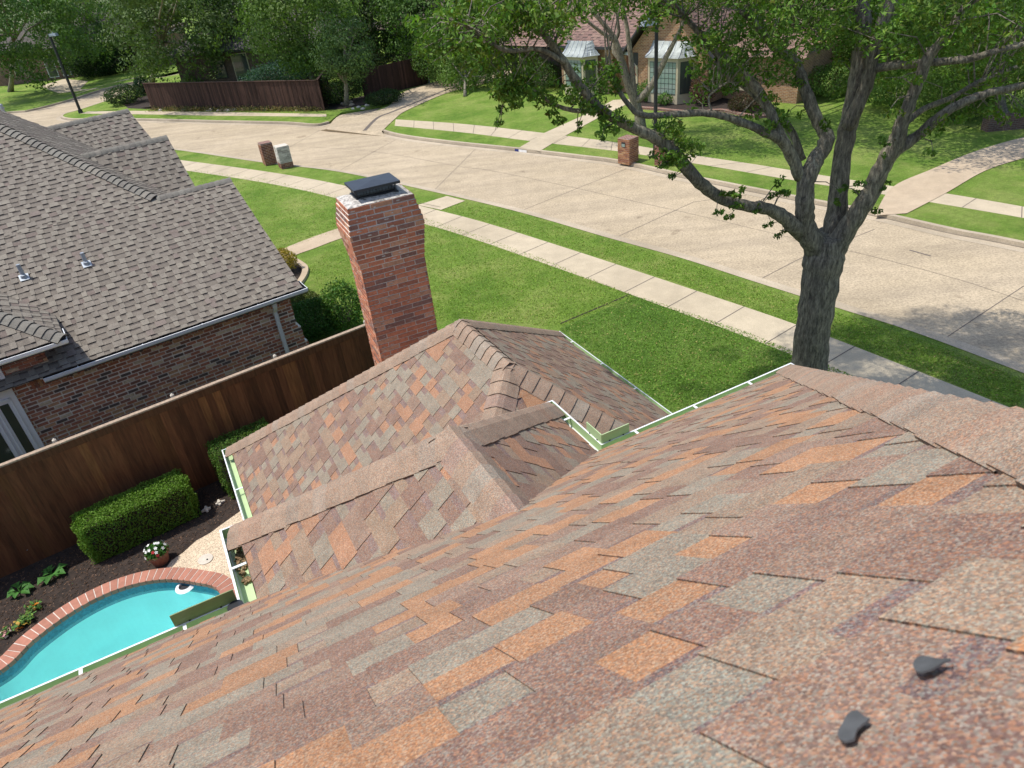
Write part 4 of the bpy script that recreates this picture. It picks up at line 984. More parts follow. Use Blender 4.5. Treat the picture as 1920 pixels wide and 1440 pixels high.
# ---- tree on the lawn of the orange brick house
t = thing('oak_tree', 'tree with forked grey stems in front of the orange brick house behind the lamp post', 'tree', G_)
YB = 33.0; yb = B(1203, 250, LZ)
def TP(x, y, Y): return atY(x, y, Y)
mb = MB(); b0 = B(1203, 250, LZ); Y0 = b0[1]
LIMBS = []
def limb(mb, pts, mat='bark', seg=9, rough=.05, seed=1):
    """pts: (px, py, forward distance, radius in px)"""
    rnd = random.Random(seed); P = [atY(x, y, Y) for x, y, Y, r in pts]; Rr = [r * .80 * pxm(p) for p, (_, _, _, r) in zip(P, pts)]
    # refine
    PP, RR = [], []
    for i in range(len(P) - 1):
        p0, p1, p2, p3 = P[max(0, i - 1)], P[i], P[i + 1], P[min(len(P) - 1, i + 2)]
        for k in range(5):
            s = k / 5; PP.append(.5 * ((2 * p1) + (-p0 + p2) * s + (2 * p0 - 5 * p1 + 4 * p2 - p3) * s * s + (-p0 + 3 * p1 - 3 * p2 + p3) * s ** 3) + np.array([rnd.uniform(-1, 1), rnd.uniform(-1, 1), rnd.uniform(-1, 1)]) * min(Rr[i], .12) * .12); RR.append((Rr[i] * (1 - s) + Rr[i + 1] * s) * rnd.uniform(1 - rough, 1 + rough))
    PP.append(P[-1]); RR.append(Rr[-1]); LIMBS.extend(PP[3:]); mb.tube(PP, RR, mat, seg, rough=rough, rnd=rnd); return PP
limb(mb, [(1203, 252, Y0, 14), (1195, 205, Y0, 11), (1180, 165, Y0, 10), (1165, 115, Y0, 8), (1150, 70, Y0, 6), (1110, 20, Y0, 4)], seed=2)
limb(mb, [(1190, 190, Y0, 8), (1183, 110, Y0, 6), (1175, 50, Y0, 5), (1165, 0, Y0, 4)], seed=3)
limb(mb, [(1192, 190, Y0, 9), (1218, 165, Y0 - .3, 8), (1245, 115, Y0 - .6, 7), (1268, 70, Y0 - .8, 5), (1290, 20, Y0 - .8, 4)], seed=4)
limb(mb, [(1165, 118, Y0, 5), (1150, 90, Y0 + .3, 5), (1160, 60, Y0 + .3, 4), (1155, 20, Y0 + .3, 3)], seed=5)
limb(mb, [(1150, 75, Y0, 5), (1120, 55, Y0 - .5, 4), (1085, 25, Y0 - .5, 3)], seed=6)
tk = mb.build('trunk', t, smooth=True)
cl = [(1090, 10), (1060, -20), (1130, -15), (1180, -25), (1230, -10), (1290, 0), (1320, -20), (1040, 20), (1060, 50), (1140, 10), (1255, 5), (1165, -50), (1240, -60), (1330, 10), (1010, 0)]
cen = np.array([atY(x, y, Y0 + NR.uniform(-1.5, 1.2)) for x, y in cl]); rad = NR.uniform(.55, 1.0, len(cl))
u = NR.normal(size=(60, 3)); u /= np.linalg.norm(u, axis=1)[:, None]; cen = np.concatenate([cen, np.array([8.5, 32.5, 7.6]) + u * (NR.uniform(.2, 1, (60, 1)) ** .6) * np.array([3.6, 3.2, 1.5])]); rad = np.concatenate([rad, NR.uniform(.6, 1., 60)])  # second set of clumps sits above the view, added to shade the far lawn
p, d, idx = crown_points(cen, rad, 260); leaves('crown', p, .11, leafcols(idx, len(cen), (.07, .135, .03)), t, d, bend=.3)

# ---- the big oak beside our roof
oak = thing('oak_tree', 'big spreading live oak with dark furrowed trunk rising beside the roof corner', 'tree')
YT = 11.1; mb = MB(); LIMBS.clear()
limb(mb, [(1500, 830, YT, 56), (1506, 780, YT, 50), (1514, 700, YT, 42), (1524, 620, YT, 39), (1536, 540, YT, 41), (1545, 480, YT, 46), (1552, 440, YT, 40)], seg=20, rough=.04, seed=11)
limb(mb, [(1535, 470, YT, 30), (1512, 425, YT - .1, 23), (1508, 380, YT - .15, 21), (1512, 340, YT - .15, 20), (1530, 300, YT - .1, 18), (1550, 260, YT, 17), (1530, 220, YT + .1, 14), (1508, 165, YT + .2, 13), (1490, 115, YT + .3, 12), (1455, 90, YT + .3, 11), (1430, 60, YT + .3, 9), (1390, 20, YT + .2, 7)], seg=14, seed=12)
limb(mb, [(1560, 460, YT + .1, 30), (1568, 400, YT + .2, 24), (1575, 330, YT + .2, 22), (1585, 260, YT + .25, 21), (1600, 190, YT + .3, 20), (1612, 120, YT + .35, 20), (1620, 60, YT + .4, 19), (1618, 0, YT + .5, 17), (1622, -70, YT + .6, 15)], seg=14, seed=13)
limb(mb, [(1590, 240, YT + .2, 16), (1625, 160, YT + .1, 16), (1640, 90, YT, 15), (1660, 30, YT, 14), (1690, -30, YT, 12)], seg=12, seed=14)
limb(mb, [(1560, 470, YT, 28), (1600, 410, YT - .2, 22), (1630, 365, YT - .3, 21), (1655, 310, YT - .4, 20), (1680, 265, YT - .5, 19), (1695, 220, YT - .6, 15), (1718, 165, YT - .7, 13), (1740, 110, YT - .8, 12), (1780, 60, YT - .9, 10), (1810, 10, YT - 1, 8)], seg=14, seed=15)
limb(mb, [(1675, 285, YT - .5, 14), (1720, 255, YT - .6, 12), (1765, 215, YT - .8, 11), (1820, 185, YT - .9, 10), (1880, 168, YT - 1., 9), (1960, 150, YT - 1.2, 7)], seg=12, seed=16)
limb(mb, [(1690, 240, YT - .5, 8), (1730, 205, YT - .4, 7), (1790, 180, YT - .3, 6), (1840, 150, YT - .2, 5), (1920, 120, YT, 4)], seg=9, seed=17)
limb(mb, [(1632, 130, YT + .1, 10), (1690, 122, YT - .3, 9), (1760, 116, YT - .6, 9), (1820, 110, YT - .8, 8), (1870, 95, YT - 1, 7), (1950, 75, YT - 1.1, 5)], seg=10, seed=18)
limb(mb, [(1512, 440, YT, 24), (1475, 412, YT - .2, 16), (1440, 392, YT - .3, 14), (1395, 385, YT - .5, 13), (1345, 368, YT - .6, 13), (1305, 335, YT - .8, 14), (1275, 300, YT - .9, 15), (1245, 268, YT - 1.0, 14), (1200, 245, YT - 1.1, 12), (1160, 226, YT - 1.2, 11), (1115, 195, YT - 1.3, 11), (1080, 150, YT - 1.4, 9), (1050, 105, YT - 1.5, 9), (1015, 55, YT - 1.6, 8), (985, 0, YT - 1.7, 7)], seg=12, seed=19)
limb(mb, [(1125, 208, YT - 1.3, 7), (1085, 208, YT - 1.2, 6), (1040, 196, YT - 1.2, 5), (1000, 170, YT - 1.1, 4), (960, 165, YT - 1.1, 2.5)], seg=8, seed=20)
limb(mb, [(1060, 118, YT - 1.5, 6), (1010, 92, YT - 1.7, 5), (950, 95, YT - 1.8, 5), (905, 70, YT - 1.9, 4), (870, 45, YT - 2., 3)], seg=8, seed=21)
limb(mb, [(1500, 330, YT - .1, 15), (1470, 270, YT - .2, 13), (1435, 248, YT - .4, 10), (1380, 225, YT - .5, 9), (1330, 213, YT - .6, 8), (1270, 214, YT - .7, 8), (1205, 216, YT - .8, 7), (1175, 192, YT - .8, 6), (1150, 155, YT - .8, 5), (1125, 130, YT - .8, 3)], seg=10, seed=22)
limb(mb, [(1475, 275, YT - .2, 13), (1450, 225, YT - .1, 12), (1425, 175, YT, 12), (1385, 130, YT + .1, 11), (1345, 100, YT + .2, 9), (1310, 60, YT + .2, 7), (1270, 20, YT + .2, 5)], seg=10, seed=23)
limb(mb, [(1505, 300, YT + .4, 9), (1480, 240, YT + .6, 9), (1430, 190, YT + .8, 9), (1370, 140, YT + 1, 8), (1340, 120, YT + 1, 6)], seg=9, seed=24)
limb(mb, [(1550, 62, YT, 5), (1520, 50, YT - .1, 4), (1475, 48, YT - .2, 3)], seg=8, seed=25)
limb(mb, [(1335, 210, YT - .6, 3), (1330, 180, YT - .5, 2.5), (1370, 150, YT - .4, 2)], seg=6, seed=26)
otr = mb
# twigs with leaves : clusters hang along the limbs
cl = []
def zone(x0, x1, y0, y1, n, Ya, Yb, r=(.16, .34)):
    for _ in range(n): cl.append((NR.uniform(x0, x1), NR.uniform(y0, y1), NR.uniform(Ya, Yb), NR.uniform(*r)))
zone(850, 1100, -40, 60, 42, 8.8, 10.8); zone(1100, 1420, -60, 18, 44, 9.5, 12.5); zone(1380, 1620, -60, 90, 50, 9.8, 13); zone(1620, 1960, -60, 80, 58, 9.3, 13)
zone(1700, 1960, 60, 120, 18, 10, 13); zone(1820, 1960, 110, 160, 9, 10, 12); zone(1330, 1480, 60, 150, 17, 10.4, 12); zone(780, 940, 20, 100, 18, 9, 10, (.14, .26))
zone(890, 1010, 90, 175, 13, 9.3, 10.2, (.13, .24)); zone(1000, 1120, 150, 215, 14, 9.5, 10.2, (.10, .20)); zone(925, 990, 150, 205, 6, 9.4, 10, (.10, .2)); zone(1080, 1160, 120, 190, 8, 9.8, 10.6, (.10, .2))
zone(1225, 1300, 230, 318, 15, 9.8, 10.4, (.10, .19)); zone(1120, 1200, 205, 245, 6, 9.6, 10, (.08, .14)); zone(1400, 1500, 330, 400, 5, 10.4, 11, (.05, .09)); zone(1300, 1400, 330, 400, 6, 10.2, 10.5, (.05, .09)); zone(1580, 1660, 330, 400, 5, 10.4, 11, (.06, .1)); zone(1400, 1560, 130, 250, 12, 10.5, 11.6, (.08, .18)); zone(1640, 1760, 150, 300, 9, 10, 11, (.07, .13))
zone(1760, 1920, 150, 235, 9, 10, 12, (.08, .16)); zone(1300, 1380, 120, 180, 5, 10.5, 11.5, (.1, .18)); zone(1290, 1400, 50, 100, 8, 10.4, 12, (.12, .22)); zone(1540, 1680, 90, 150, 10, 11.5, 12.6, (.14, .24))
zone(1400, 1640, -60, 70, 26, 12, 15, (.28, .5)); zone(1640, 1960, -60, 130, 44, 12, 15.5, (.28, .5)); zone(1540, 1700, 60, 110, 8, 12, 14, (.2, .35))
for x, y in ((936, 180), (936, 205), (934, 228), (938, 165), (1035, 215), (1050, 228), (1085, 238), (970, 195), (1150, 240), (1262, 330), (1255, 300), (1370, 405), (1440, 420), (1460, 440), (1570, 380), (1610, 360)): cl.append((x, y, 10.2 if x < 1300 else 10.9, .07))
c0 = []; r0_ = []
for x, y, Y, r in cl:
    q = atY(x, y, Y); d_ = NR.normal(size=3) * np.array([1, .8, .5]); d_ /= np.linalg.norm(d_)
    for k in (-1, 0, 1): c0.append(q + d_ * r * .75 * k + NR.normal(size=3) * r * .22); r0_.append(r * (.62 if k else .75))
cen = np.array(c0); rad = np.array(r0_)
# part of the crown above the frame, it throws the shade on lawn and street
m2 = 260; top = np.array([4.8, 13.1, 11.2]); u = NR.normal(size=(m2, 3)); u /= np.linalg.norm(u, axis=1)[:, None]; c2 = top + u * (NR.uniform(.3, 1, (m2, 1)) ** .5) * np.array([4.2, 2.6, 2.3])
keep = []
for q in c2:
    cc_ = M3.T @ (q - np.array([0, 0, CAMZ])); keep.append(cc_[2] < .5 or 720 + FPX * cc_[1] / cc_[2] < 30)
c2 = c2[np.array(keep)]; r2_ = NR.uniform(.35, .6, len(c2))
c3 = np.array([1.2, 12.5, 10.4]) + NR.normal(size=(40, 3)) * np.array([.9, .7, .6]); c2 = np.concatenate([c2, c3]); r2_ = NR.uniform(.35, .6, len(c2))
cen = np.concatenate([cen, c2]); rad = np.concatenate([rad, r2_])
per = np.maximum(14, (rad * 260).astype(int)); per[len(c0):] *= 3; p, d, idx = crown_points(cen, rad, per, .85); leaves('crown', p, .072, leafcols(idx, len(cen), (.085, .16, .027), .3, .38, .5), oak, d, aspect=.42, bend=.15)
# fine branches joining every leafy spray to its limb
rnd = random.Random(8); LP = np.array(LIMBS)
for c in cen:
    if rnd.random() < .45: continue
    if np.min(np.linalg.norm(LP - c, axis=1)) > 1.0: continue
    k = int(np.argsort(np.linalg.norm(LP - c, axis=1))[rnd.randrange(6)]); a = LP[k]; ln = np.linalg.norm(c - a); m_ = a * .5 + c * .5 + np.array([rnd.uniform(-.1, .1), rnd.uniform(-.1, .1), .12 * ln]); r = min(.03, .008 + .008 * ln)
    otr.tube([a, a * .7 + m_ * .3, m_, c, c + (c - m_) * .25], [r, r * .8, r * .6, r * .35, .002], 'bark', 5)
otr.build('trunk', oak, smooth=True)


# ---- shrubs and hedges
def shrub(name, label, cat, c, rx, ry, rz, col, n, size, group=None, box=False, yaw=57.46, var=.25):
    t = thing(name, label, cat, group); c = np.array(c, float)
    ex, ey = hd(yaw), pd(yaw)
    if box:
        q = NR.uniform(-1, 1, (n, 3)); ax_ = NR.choice(3, n, p=[.2, .3, .5]); sg = np.where(NR.random(n) < .5, -1, 1); q[np.arange(n), ax_] = sg * NR.uniform(.9, 1.04, n)
        r_ = np.abs(q); corner = (np.sort(r_, axis=1)[:, 1] > .93); q[corner] *= .94; q *= 1 + .035 * np.sin(q[:, :1] * 9 + 2) * np.cos(q[:, 1:2] * 5 + q[:, 2:] * 4)
        nrm = np.zeros((n, 3)); nrm[np.arange(n), ax_] = sg; nrm = nrm[:, :1] * ex + nrm[:, 1:2] * ey + nrm[:, 2:] * UP
    else:
        q = NR.normal(size=(n, 3)); q /= np.linalg.norm(q, axis=1)[:, None]; nrm = q.copy(); q = q * (NR.uniform(.45, 1.05, (n, 1)) ** .5)
        lump = 1 + .16 * np.sin(q[:, :1] * 5 + 1) * np.cos(q[:, 1:2] * 6) ; q = q * lump
    p = q[:, :1] * ex * rx + q[:, 1:2] * ey * ry + (q[:, 2:] + 1.0) * UP * rz + c
    idx = np.zeros(n, int); leaves('foliage', p - c, size, leafcols(idx, 1, col, var, 0, .3), t, nrm, bend=.35, aspect=.6)
    mb = MB()
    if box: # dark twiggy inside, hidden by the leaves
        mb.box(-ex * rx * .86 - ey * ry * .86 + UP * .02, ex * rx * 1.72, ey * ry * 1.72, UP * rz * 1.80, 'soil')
    else:
        for k in range(9):
            a = k * 2.4; e = ex * math.cos(a) * rx * .6 + ey * math.sin(a) * ry * .6 + UP * rz * 1.2; mb.tube([UP * 0, e * .5 + UP * .05, e], [.03, .02, .008], 'bark', 5)
    mb.build('stems', t); t.location = c
    return t
hb_c = LN(-.50, 12.62) + UP * LZ
hedgeH = 1.0
shrub('box_hedge', 'long clipped box hedge standing against the wooden fence by the pool', 'hedge', LN(-.55, 12.50) + UP * LZ, 0.96, .34, .40, (.11, .21, .028), 30000, .036, box=True)
shrub('box_hedge', 'clipped bush half hidden by the corner of the lower roof gutter', 'hedge', LN(1.62, 12.56) + UP * LZ, .62, .38, .52, (.06, .13, .025), 15000, .034, box=True)
def sh(px, z0, **k): return B(*px, LZ)
shrub('round_bush', 'dark green rounded bush at the foot of the stepped brick wall corner', 'bush', B(592, 628, LZ), .85, .75, .50, (.035, .10, .025), 16000, .05)
shrub('round_bush', 'olive tinted low bush under the white gutter corner of the grey roof', 'bush', B(566, 585, LZ), .60, .5, .32, (.10, .12, .04), 7000, .05)
shrub('leafy_shrub', 'loose upright shrub between the dark bush and the chimney', 'shrub', B(655, 622, LZ), .55, .55, .75, (.06, .14, .03), 3800, .07)
shrub('leafy_shrub', 'yellow and orange shrub behind the roof edge in the corner bed', 'shrub', B(535, 510, LZ), .45, .45, .40, (.30, .22, .04), 3000, .06)
shrub('round_bush', 'big dark bush on the lawn before the far left brick house', 'bush', B(200, 142, LZ), 3.4, 2., 1.4, (.022, .05, .018), 9000, .18)
shrub('round_bush', 'small light green bush at the left side of the big dark bush', 'bush', B(172, 142, LZ), 1.1, .9, .9, (.12, .22, .05), 2500, .14)
shrub('leafy_shrub', 'dark spreading shrub at the left end of the board fence', 'shrub', B(238, 195, LZ), 1.5, 1.2, .7, (.03, .06, .03), 4000, .12)
shrub('leafy_shrub', 'dark shrub touching the left corner of the board fence', 'shrub', B(272, 178, LZ), .6, .6, .75, (.02, .05, .03), 1800, .12)
shrub('round_bush', 'wide shrub with pale glossy leaves behind the dark board fence', 'bush', B(530, 160, LZ), 3.0, 1.2, .9, (.06, .12, .09), 6000, .14)
shrub('leafy_shrub', 'dark shrub at the foot of the fence beside the driveway', 'shrub', B(722, 196, LZ), 1.3, .8, .45, (.03, .06, .02), 3500, .10)
shrub('leafy_shrub', 'dark hedge climbing the board fence behind the leaning tree', 'shrub', B(640, 200, LZ) + np.array([0, 1.2, 0]), 1.8, .9, 1.1, (.02, .045, .018), 5000, .11)
shrub('round_bush', 'leafy bush at the end of the fence behind the small bright tree', 'bush', B(835, 156, LZ), 2.2, 1.6, 1.8, (.06, .12, .03), 7000, .13)
shrub('round_bush', 'green bush below the left windows of the orange brick house', 'bush', B(1010, 170, LZ), 1.8, 1., .9, (.05, .10, .03), 5000, .10)
shrub('leafy_shrub', 'purple leaved shrub against the orange brick wall', 'shrub', B(1318, 196, LZ), .75, .6, .9, (.11, .06, .05), 2600, .09)
shrub('leafy_shrub', 'green shrub under the left side of the bay window', 'shrub', B(1212, 190, LZ), .55, .5, .55, (.09, .17, .04), 1500, .08)
shrub('leafy_shrub', 'low green shrub under the right side of the bay window', 'shrub', B(1248, 196, LZ), .55, .4, .32, (.09, .18, .04), 1300, .08)
shrub('round_bush', 'dark maroon bush inside the curved brick edging', 'bush', B(1395, 208, LZ), .9, .7, .4, (.05, .035, .03), 3000, .08)
shrub('round_bush', 'wide bright bush on the lit lawn behind the big trunk', 'bush', B(1560, 180, LZ), 1.8, 1.2, .8, (.12, .20, .05), 6000, .10)
shrub('round_bush', 'wide bright bush right of the big trunk behind the shaded lawn', 'bush', B(1680, 195, LZ), 2.2, 1.3, .9, (.10, .18, .04), 8000, .10)
shrub('round_bush', 'broad bush at the right border behind the shaded lawn', 'bush', B(1800, 215, LZ), 2.3, 1.3, .9, (.09, .16, .035), 9000, .09)
n = 9000; us, vs = NR.uniform(-4.2, 4.4, n), NR.uniform(9.8, 13.0, n); P = eN * us[:, None] + hN * vs[:, None] + UP * (LZ + .014)
from mathutils.geometry import intersect_point_line
def in_poly(x, y, poly):
    c = False; n_ = len(poly)
    for i in range(n_):
        (x0, y0), (x1, y1) = poly[i], poly[i - 1]
        if (y0 > y) != (y1 > y) and x < (x1 - x0) * (y - y0) / (y1 - y0) + x0: c = not c
    return c
P = np.array([q for q in P if not in_poly(q[0], q[1], pool_out) and not in_poly(q[0], q[1], deck)])
o = leaves('mulch_chips', P, .045, np.array([[.075, .045, .03]]) * NR.uniform(.25, 2.4, (len(P), 1)), None, np.tile(UP, (len(P), 1)), aspect=.4, bend=.7); tag(o, 'dark wood chips scattered over the bed beside the pool', 'mulch', kind='stuff')
# short grass standing on the near lawn and kerb strip
def tufts(name, label, poly, n, base, z):
    xs = [p[0] for p in poly]; ys = [p[1] for p in poly]; P = []
    while len(P) < n:
        X_ = NR.uniform(min(xs), max(xs), 20000); Y_ = NR.uniform(min(ys), max(ys), 20000)
        for x, y in zip(X_, Y_):
            if in_poly(x, y, poly): P.append(B(x, y, z)); 
            if len(P) >= n: break
    P = np.array(P) + np.array([0, 0, .012]); k = NR.uniform(.65, 1.4, (n, 1)); c = np.array([base]) * k; dry = NR.random(n) < .10; c[dry] = np.array([.34, .30, .11]) * k[dry]
    o = leaves(name, P, .055, c, None, aspect=.35, bend=0.); tag(o, label, 'grass', kind='stuff')
tufts('lawn_grass', 'short yellow-green grass of the near lawn and the strip by the kerb', [(350, 317), (500, 336), (633, 366), (783, 405), (873, 433), (1007, 481), (1140, 536), (1196, 556), (1050, 614), (870, 597), (690, 620), (600, 560), (580, 500), (640, 449), (640, 432), (520, 472), (420, 400)], 26000, (.20, .31, .045), LZ)
tufts('lawn_grass', 'short deep green grass of the lawn beside the roof gutter', [(1196, 556), (1273, 580), (1397, 622), (1483, 656), (1567, 691), (1650, 727), (1480, 700), (1260, 772), (1050, 618)], 14000, (.145, .26, .038), LZ + .004)
tufts('lawn_grass', 'short grass of the long strip between the kerb and the near pavement', [(845, 385), (872, 380), (967, 402), (1057, 427), (1187, 464), (1280, 492), (1413, 535), (1570, 586), (1763, 650), (1920, 712), (1910, 766), (1813, 729), (1697, 684), (1557, 630), (1380, 569), (1170, 497), (973, 434), (832, 393)], 14000, (.18, .29, .042), LZ)
# broad leaved plants and flowers by the pool
def hosta(px, label, n, size, seed, name='hosta_plant'):
    rnd = random.Random(seed); c = B(*px, LZ); mb = MB()
    for k in range(n):
        a = k * 2.39996 + rnd.uniform(-.2, .2); r = rnd.uniform(.5, 1) * size; d = np.array([math.cos(a), math.sin(a), 0]); s = np.array([-d[1], d[0], 0]) * size * .34
        b = c + d * r * .35 + UP * size * .35; m_ = c + d * r * .8 + UP * size * .5; e = c + d * r * 1.25 + UP * size * .28; g = rnd.uniform(.8, 1.2); col = (.07 * g, .20 * g, .04 * g)
        mb.face([b, m_ - s + UP * .01, e, m_ - UP * .02], 'leaves', col); mb.face([b, m_ - UP * .02, e, m_ + s + UP * .01], 'leaves', col); mb.tube([c, b], .006, 'leaves', 5, col)
    return tag(mb.build(name), label, 'plant')
hosta((100, 1080), 'broad leaved hosta plant growing in the dark mulch by the fence', 11, .24, 1)
hosta((38, 1112), 'dim hosta with hanging leaves close to the left border', 8, .22, 2)
def flowers(px, label, n, cols, seed, r=.13):
    rnd = random.Random(seed); c = B(*px, LZ); mb = MB()
    for k in range(n):
        a, q = rnd.uniform(0, 6.28), rnd.uniform(0, r); p = c + np.array([math.cos(a) * q, math.sin(a) * q, rnd.uniform(.03, .13)]); s = rnd.uniform(.02, .04); g = rnd.uniform(.7, 1.3)
        col = (.08 * g, .18 * g, .04 * g) if rnd.random() < .65 else rnd.choice(cols); v = [np.array([rnd.uniform(-1, 1), rnd.uniform(-1, 1), rnd.uniform(-.4, .4)]) * s for _ in range(2)]
        mb.face([p - v[0], p + v[1], p + v[0], p - v[1]], 'leaves', col)
    return tag(mb.build('flower_plant'), label, 'flower')
flowers((50, 1166), 'young yellow-green bedding plant between the two orange flowers by the pool', 160, [(.5, .5, .1), (.25, .4, .08)], 1)
flowers((68, 1142), 'orange flower clump nearest to the hosta in the mulch', 130, [(.7, .25, .03), (.6, .35, .1)], 2)
flowers((40, 1178), 'orange flower clump just below the yellow-green bedding plant', 110, [(.7, .22, .03), (.5, .3, .06)], 3, .10)
flowers((14, 1190), 'pinkish flower clump nearest to the left border by the pool', 90, [(.6, .3, .3), (.7, .6, .5)], 4, .09)
# pot of flowers
pot = thing('flower_pot', 'terracotta pot overflowing with white and red flowers beside the pebble deck', 'flower pot')
pc = B(303, 1053, LZ); mb = MB(); prof = [(.02, 0), (.135, 0), (.175, .20), (.195, .205), (.195, .25), (.170, .25), (.165, .21), (.02, .205)]
for k in range(24):
    a0, a1 = k * math.pi / 12, (k + 1) * math.pi / 12
    for (r0, z0), (r1, z1) in zip(prof, prof[1:]):
        f = lambda r, a, z: (r * math.cos(a), r * math.sin(a), z)
        mb.face([f(r0, a0, z0), f(r0, a1, z0), f(r1, a1, z1), f(r1, a0, z1)], 'soil' if (r0, z0) == (.165, .21) else 'terracotta')
mb.build('pot', pot, smooth=False); pot.location = pc
n = 1500; q = NR.normal(size=(n, 3)); q /= np.linalg.norm(q, axis=1)[:, None]; q[:, 2] = np.abs(q[:, 2]) * .75; pp = q * NR.uniform(.6, 1.05, (n, 1)) * .20 + np.array([0, 0, .24])
cc2 = np.tile(np.array([[.06, .16, .03]]), (n, 1)) * NR.uniform(.6, 1.4, (n, 1)); leaves('foliage', pp, .035, cc2, pot, q, bend=.5)
mb = MB(); rnd = random.Random(31)
for k in range(26):
    v = np.array([rnd.gauss(0, 1), rnd.gauss(0, 1), abs(rnd.gauss(0, 1)) * .8 + .25]); v /= np.linalg.norm(v); p = v * .212 + np.array([0, 0, .24]); m_ = rnd.choice(['white_cloth'] * 8 + ['red_cloth'] * 2)
    t1 = np.cross(v, [.3, .2, .9]); t1 /= np.linalg.norm(t1); t2 = np.cross(v, t1)
    for j in range(5):
        a = j * 1.2566; d = t1 * math.cos(a) + t2 * math.sin(a); s_2 = np.cross(v, d); mb.face([p, p + d * .020 + s_2 * .012, p + d * .034 + v * .004, p + d * .020 - s_2 * .012], m_)
mb.build('blossom', pot)
# pale ornaments lying on the mulch
def star(px, label, seed):
    rnd = random.Random(seed); c = B(*px, LZ + .02); m = MB()
    for k in range(4):
        a = k * 1.57 + .5; d = np.array([math.cos(a), math.sin(a), 0]); s = np.array([-d[1], d[0], 0]) * .028; L_ = rnd.uniform(.07, .11)
        m.hexa([c - s, c + s, c + d * L_ + s * .7, c + d * L_ - s * .7], [c - s + UP * .045, c + s + UP * .045, c + d * L_ + s * .5 + UP * .03, c + d * L_ - s * .5 + UP * .03], 'pale_stone')
    m.tube([c, c + UP * .06], [.05, .035], 'pale_stone', 8); return tag(m.build('garden_ornament'), label, 'ornament')
star((388, 956), 'pale four pointed ornament lying on the dark mulch left of its twin', 1); star((412, 944), 'dim pale ornament on the mulch nearest to the lower roof gutter', 2)
# little metal spike lamp by the fence
m = MB(); c = B(66, 1052, LZ); m.tube([c, c + UP * .28], .012, 'dark_metal', 8); m.tube([c + UP * .26, c + UP * .33, c + UP * .36], [.03, .06, .01], 'galvanised', 10)
tag(m.build('garden_lamp'), 'small metal spike lamp standing in the mulch at the foot of the fence', 'garden lamp')

# ================================================================== STREET THINGS
def pillar(base_px, w, h, label, pal, top_mat, yaw, group='brick mailbox pillars', plaque=None):
    t = thing('mailbox_pillar', label, 'mailbox', group); c = B(*base_px, LZ); mb = MB(); rnd = random.Random(int(base_px[0])); ex, ey = hd(yaw), pd(yaw); z = -.03; i = 0
    while z < h - .01:
        mb.box(-ex * (w / 2 - .008) - ey * (w / 2 - .008) + UP * z, ex * (w - .016), ey * (w - .016), UP * .0755, 'mortar')
        for uu, nn_ in ((ex, -ey), (ey, ex), (-ex, ey), (-ey, -ex)):
            o = -uu * w / 2 + nn_ * w / 2; a = -(.1 if i % 2 else 0)
            while a < w - .01:
                a0, a1 = max(a, 0), min(a + .205, w)
                if a1 - a0 > .03: mb.box(o + uu * a0 - nn_ * .03 + UP * z, uu * (a1 - a0 - .01), nn_ * (.03 + rnd.uniform(-.002, .006)), UP * .063, 'stone_brick', pick(pal(z / h), rnd))
                a += .205
        z += .075; i += 1
    mb.build('pillar', t)
    m = MB(); m.box(-ex * (w / 2 - .01) - ey * (w / 2 - .01) + UP * h, ex * (w - .02), ey * (w - .02), UP * .05, top_mat); m.build('cap', t)
    if plaque:
        m = MB(); m.box(-ex * .10 - ey * (w / 2 + .018) + UP * (h * .70), ex * .2, ey * .012, UP * .20, 'dark_metal'); m.box(-ex * .085 - ey * (w / 2 + .022) + UP * (h * .70 + .015), ex * .17, ey * .006, UP * .12, 'pale_glass'); m.build('mail_door', t)
    t.location = c; return t
pr = [((.26, .12, .07), 3), ((.18, .08, .06), 3), ((.33, .17, .10), 1)]; pgr = [((.48, .45, .41), 3), ((.36, .33, .30), 3), ((.58, .55, .50), 2)]; por = [((.36, .18, .09), 3), ((.26, .12, .07), 3), ((.42, .25, .13), 1)]
pillar((507, 307), .58, 1.02, 'brown brick mailbox pillar, the left one of the close pair by the kerb', lambda f: pr, 'red_brick', 62)
pillar((537, 313), .60, 1.0, 'grey weathered mailbox pillar with a pale top, right beside the brown one', lambda f: pr if f < .25 else pgr, 'pale_stone', 62)
pillar((1178, 303), .62, .98, 'orange brick mailbox pillar with number plate on the kerb across the street', lambda f: por, 'red_brick', 140 - 90 + 90, plaque=True)
pillar((1243, 308), .5, .75, 'low brown mailbox pillar half hidden by hanging oak leaves', lambda f: pr, 'mortar', 140)
# lamps
def lamp(base_px, h, r, label, head_dir, rect=False):
    t = thing('street_lamp', label, 'street lamp', 'street lamps'); c = B(*base_px, LZ); m = MB(); m.tube([(0, 0, 0), (0, 0, h)], [r, r * .85], 'dark_metal', 12); m.tube([(0, 0, 0), (0, 0, .25)], [r * 1.6, r * 1.5], 'dark_metal', 12); m.build('pole', t)
    m = MB(); d = hd(head_dir); s = np.array([-d[1], d[0], 0]); z = h - .02
    m.hexa([d * .05 - s * .14 + UP * (z - .16), d * .05 + s * .14 + UP * (z - .16), d * .62 + s * .18 + UP * (z - .16), d * .62 - s * .18 + UP * (z - .16)], [d * .05 - s * .14 + UP * z, d * .05 + s * .14 + UP * z, d * .58 + s * .14 + UP * (z + .02), d * .58 - s * .14 + UP * (z + .02)], 'galvanised')
    m.tube([d * .33 + UP * (z + .02), d * .33 + UP * (z + .1)], .04, 'galvanised', 8); m.build('lamp_head', t)
    if rect: m = MB(); m.box((-.07, -r - .02, .75), (.14, 0, 0), (0, .01, 0), (0, 0, .1), 'white_paint'); m.build('tag', t)
    t.location = c; return t
lamp((1228, 296), 5.35, .085, 'dark street lamp with a flat grey head in front of the orange brick house', -100, True)
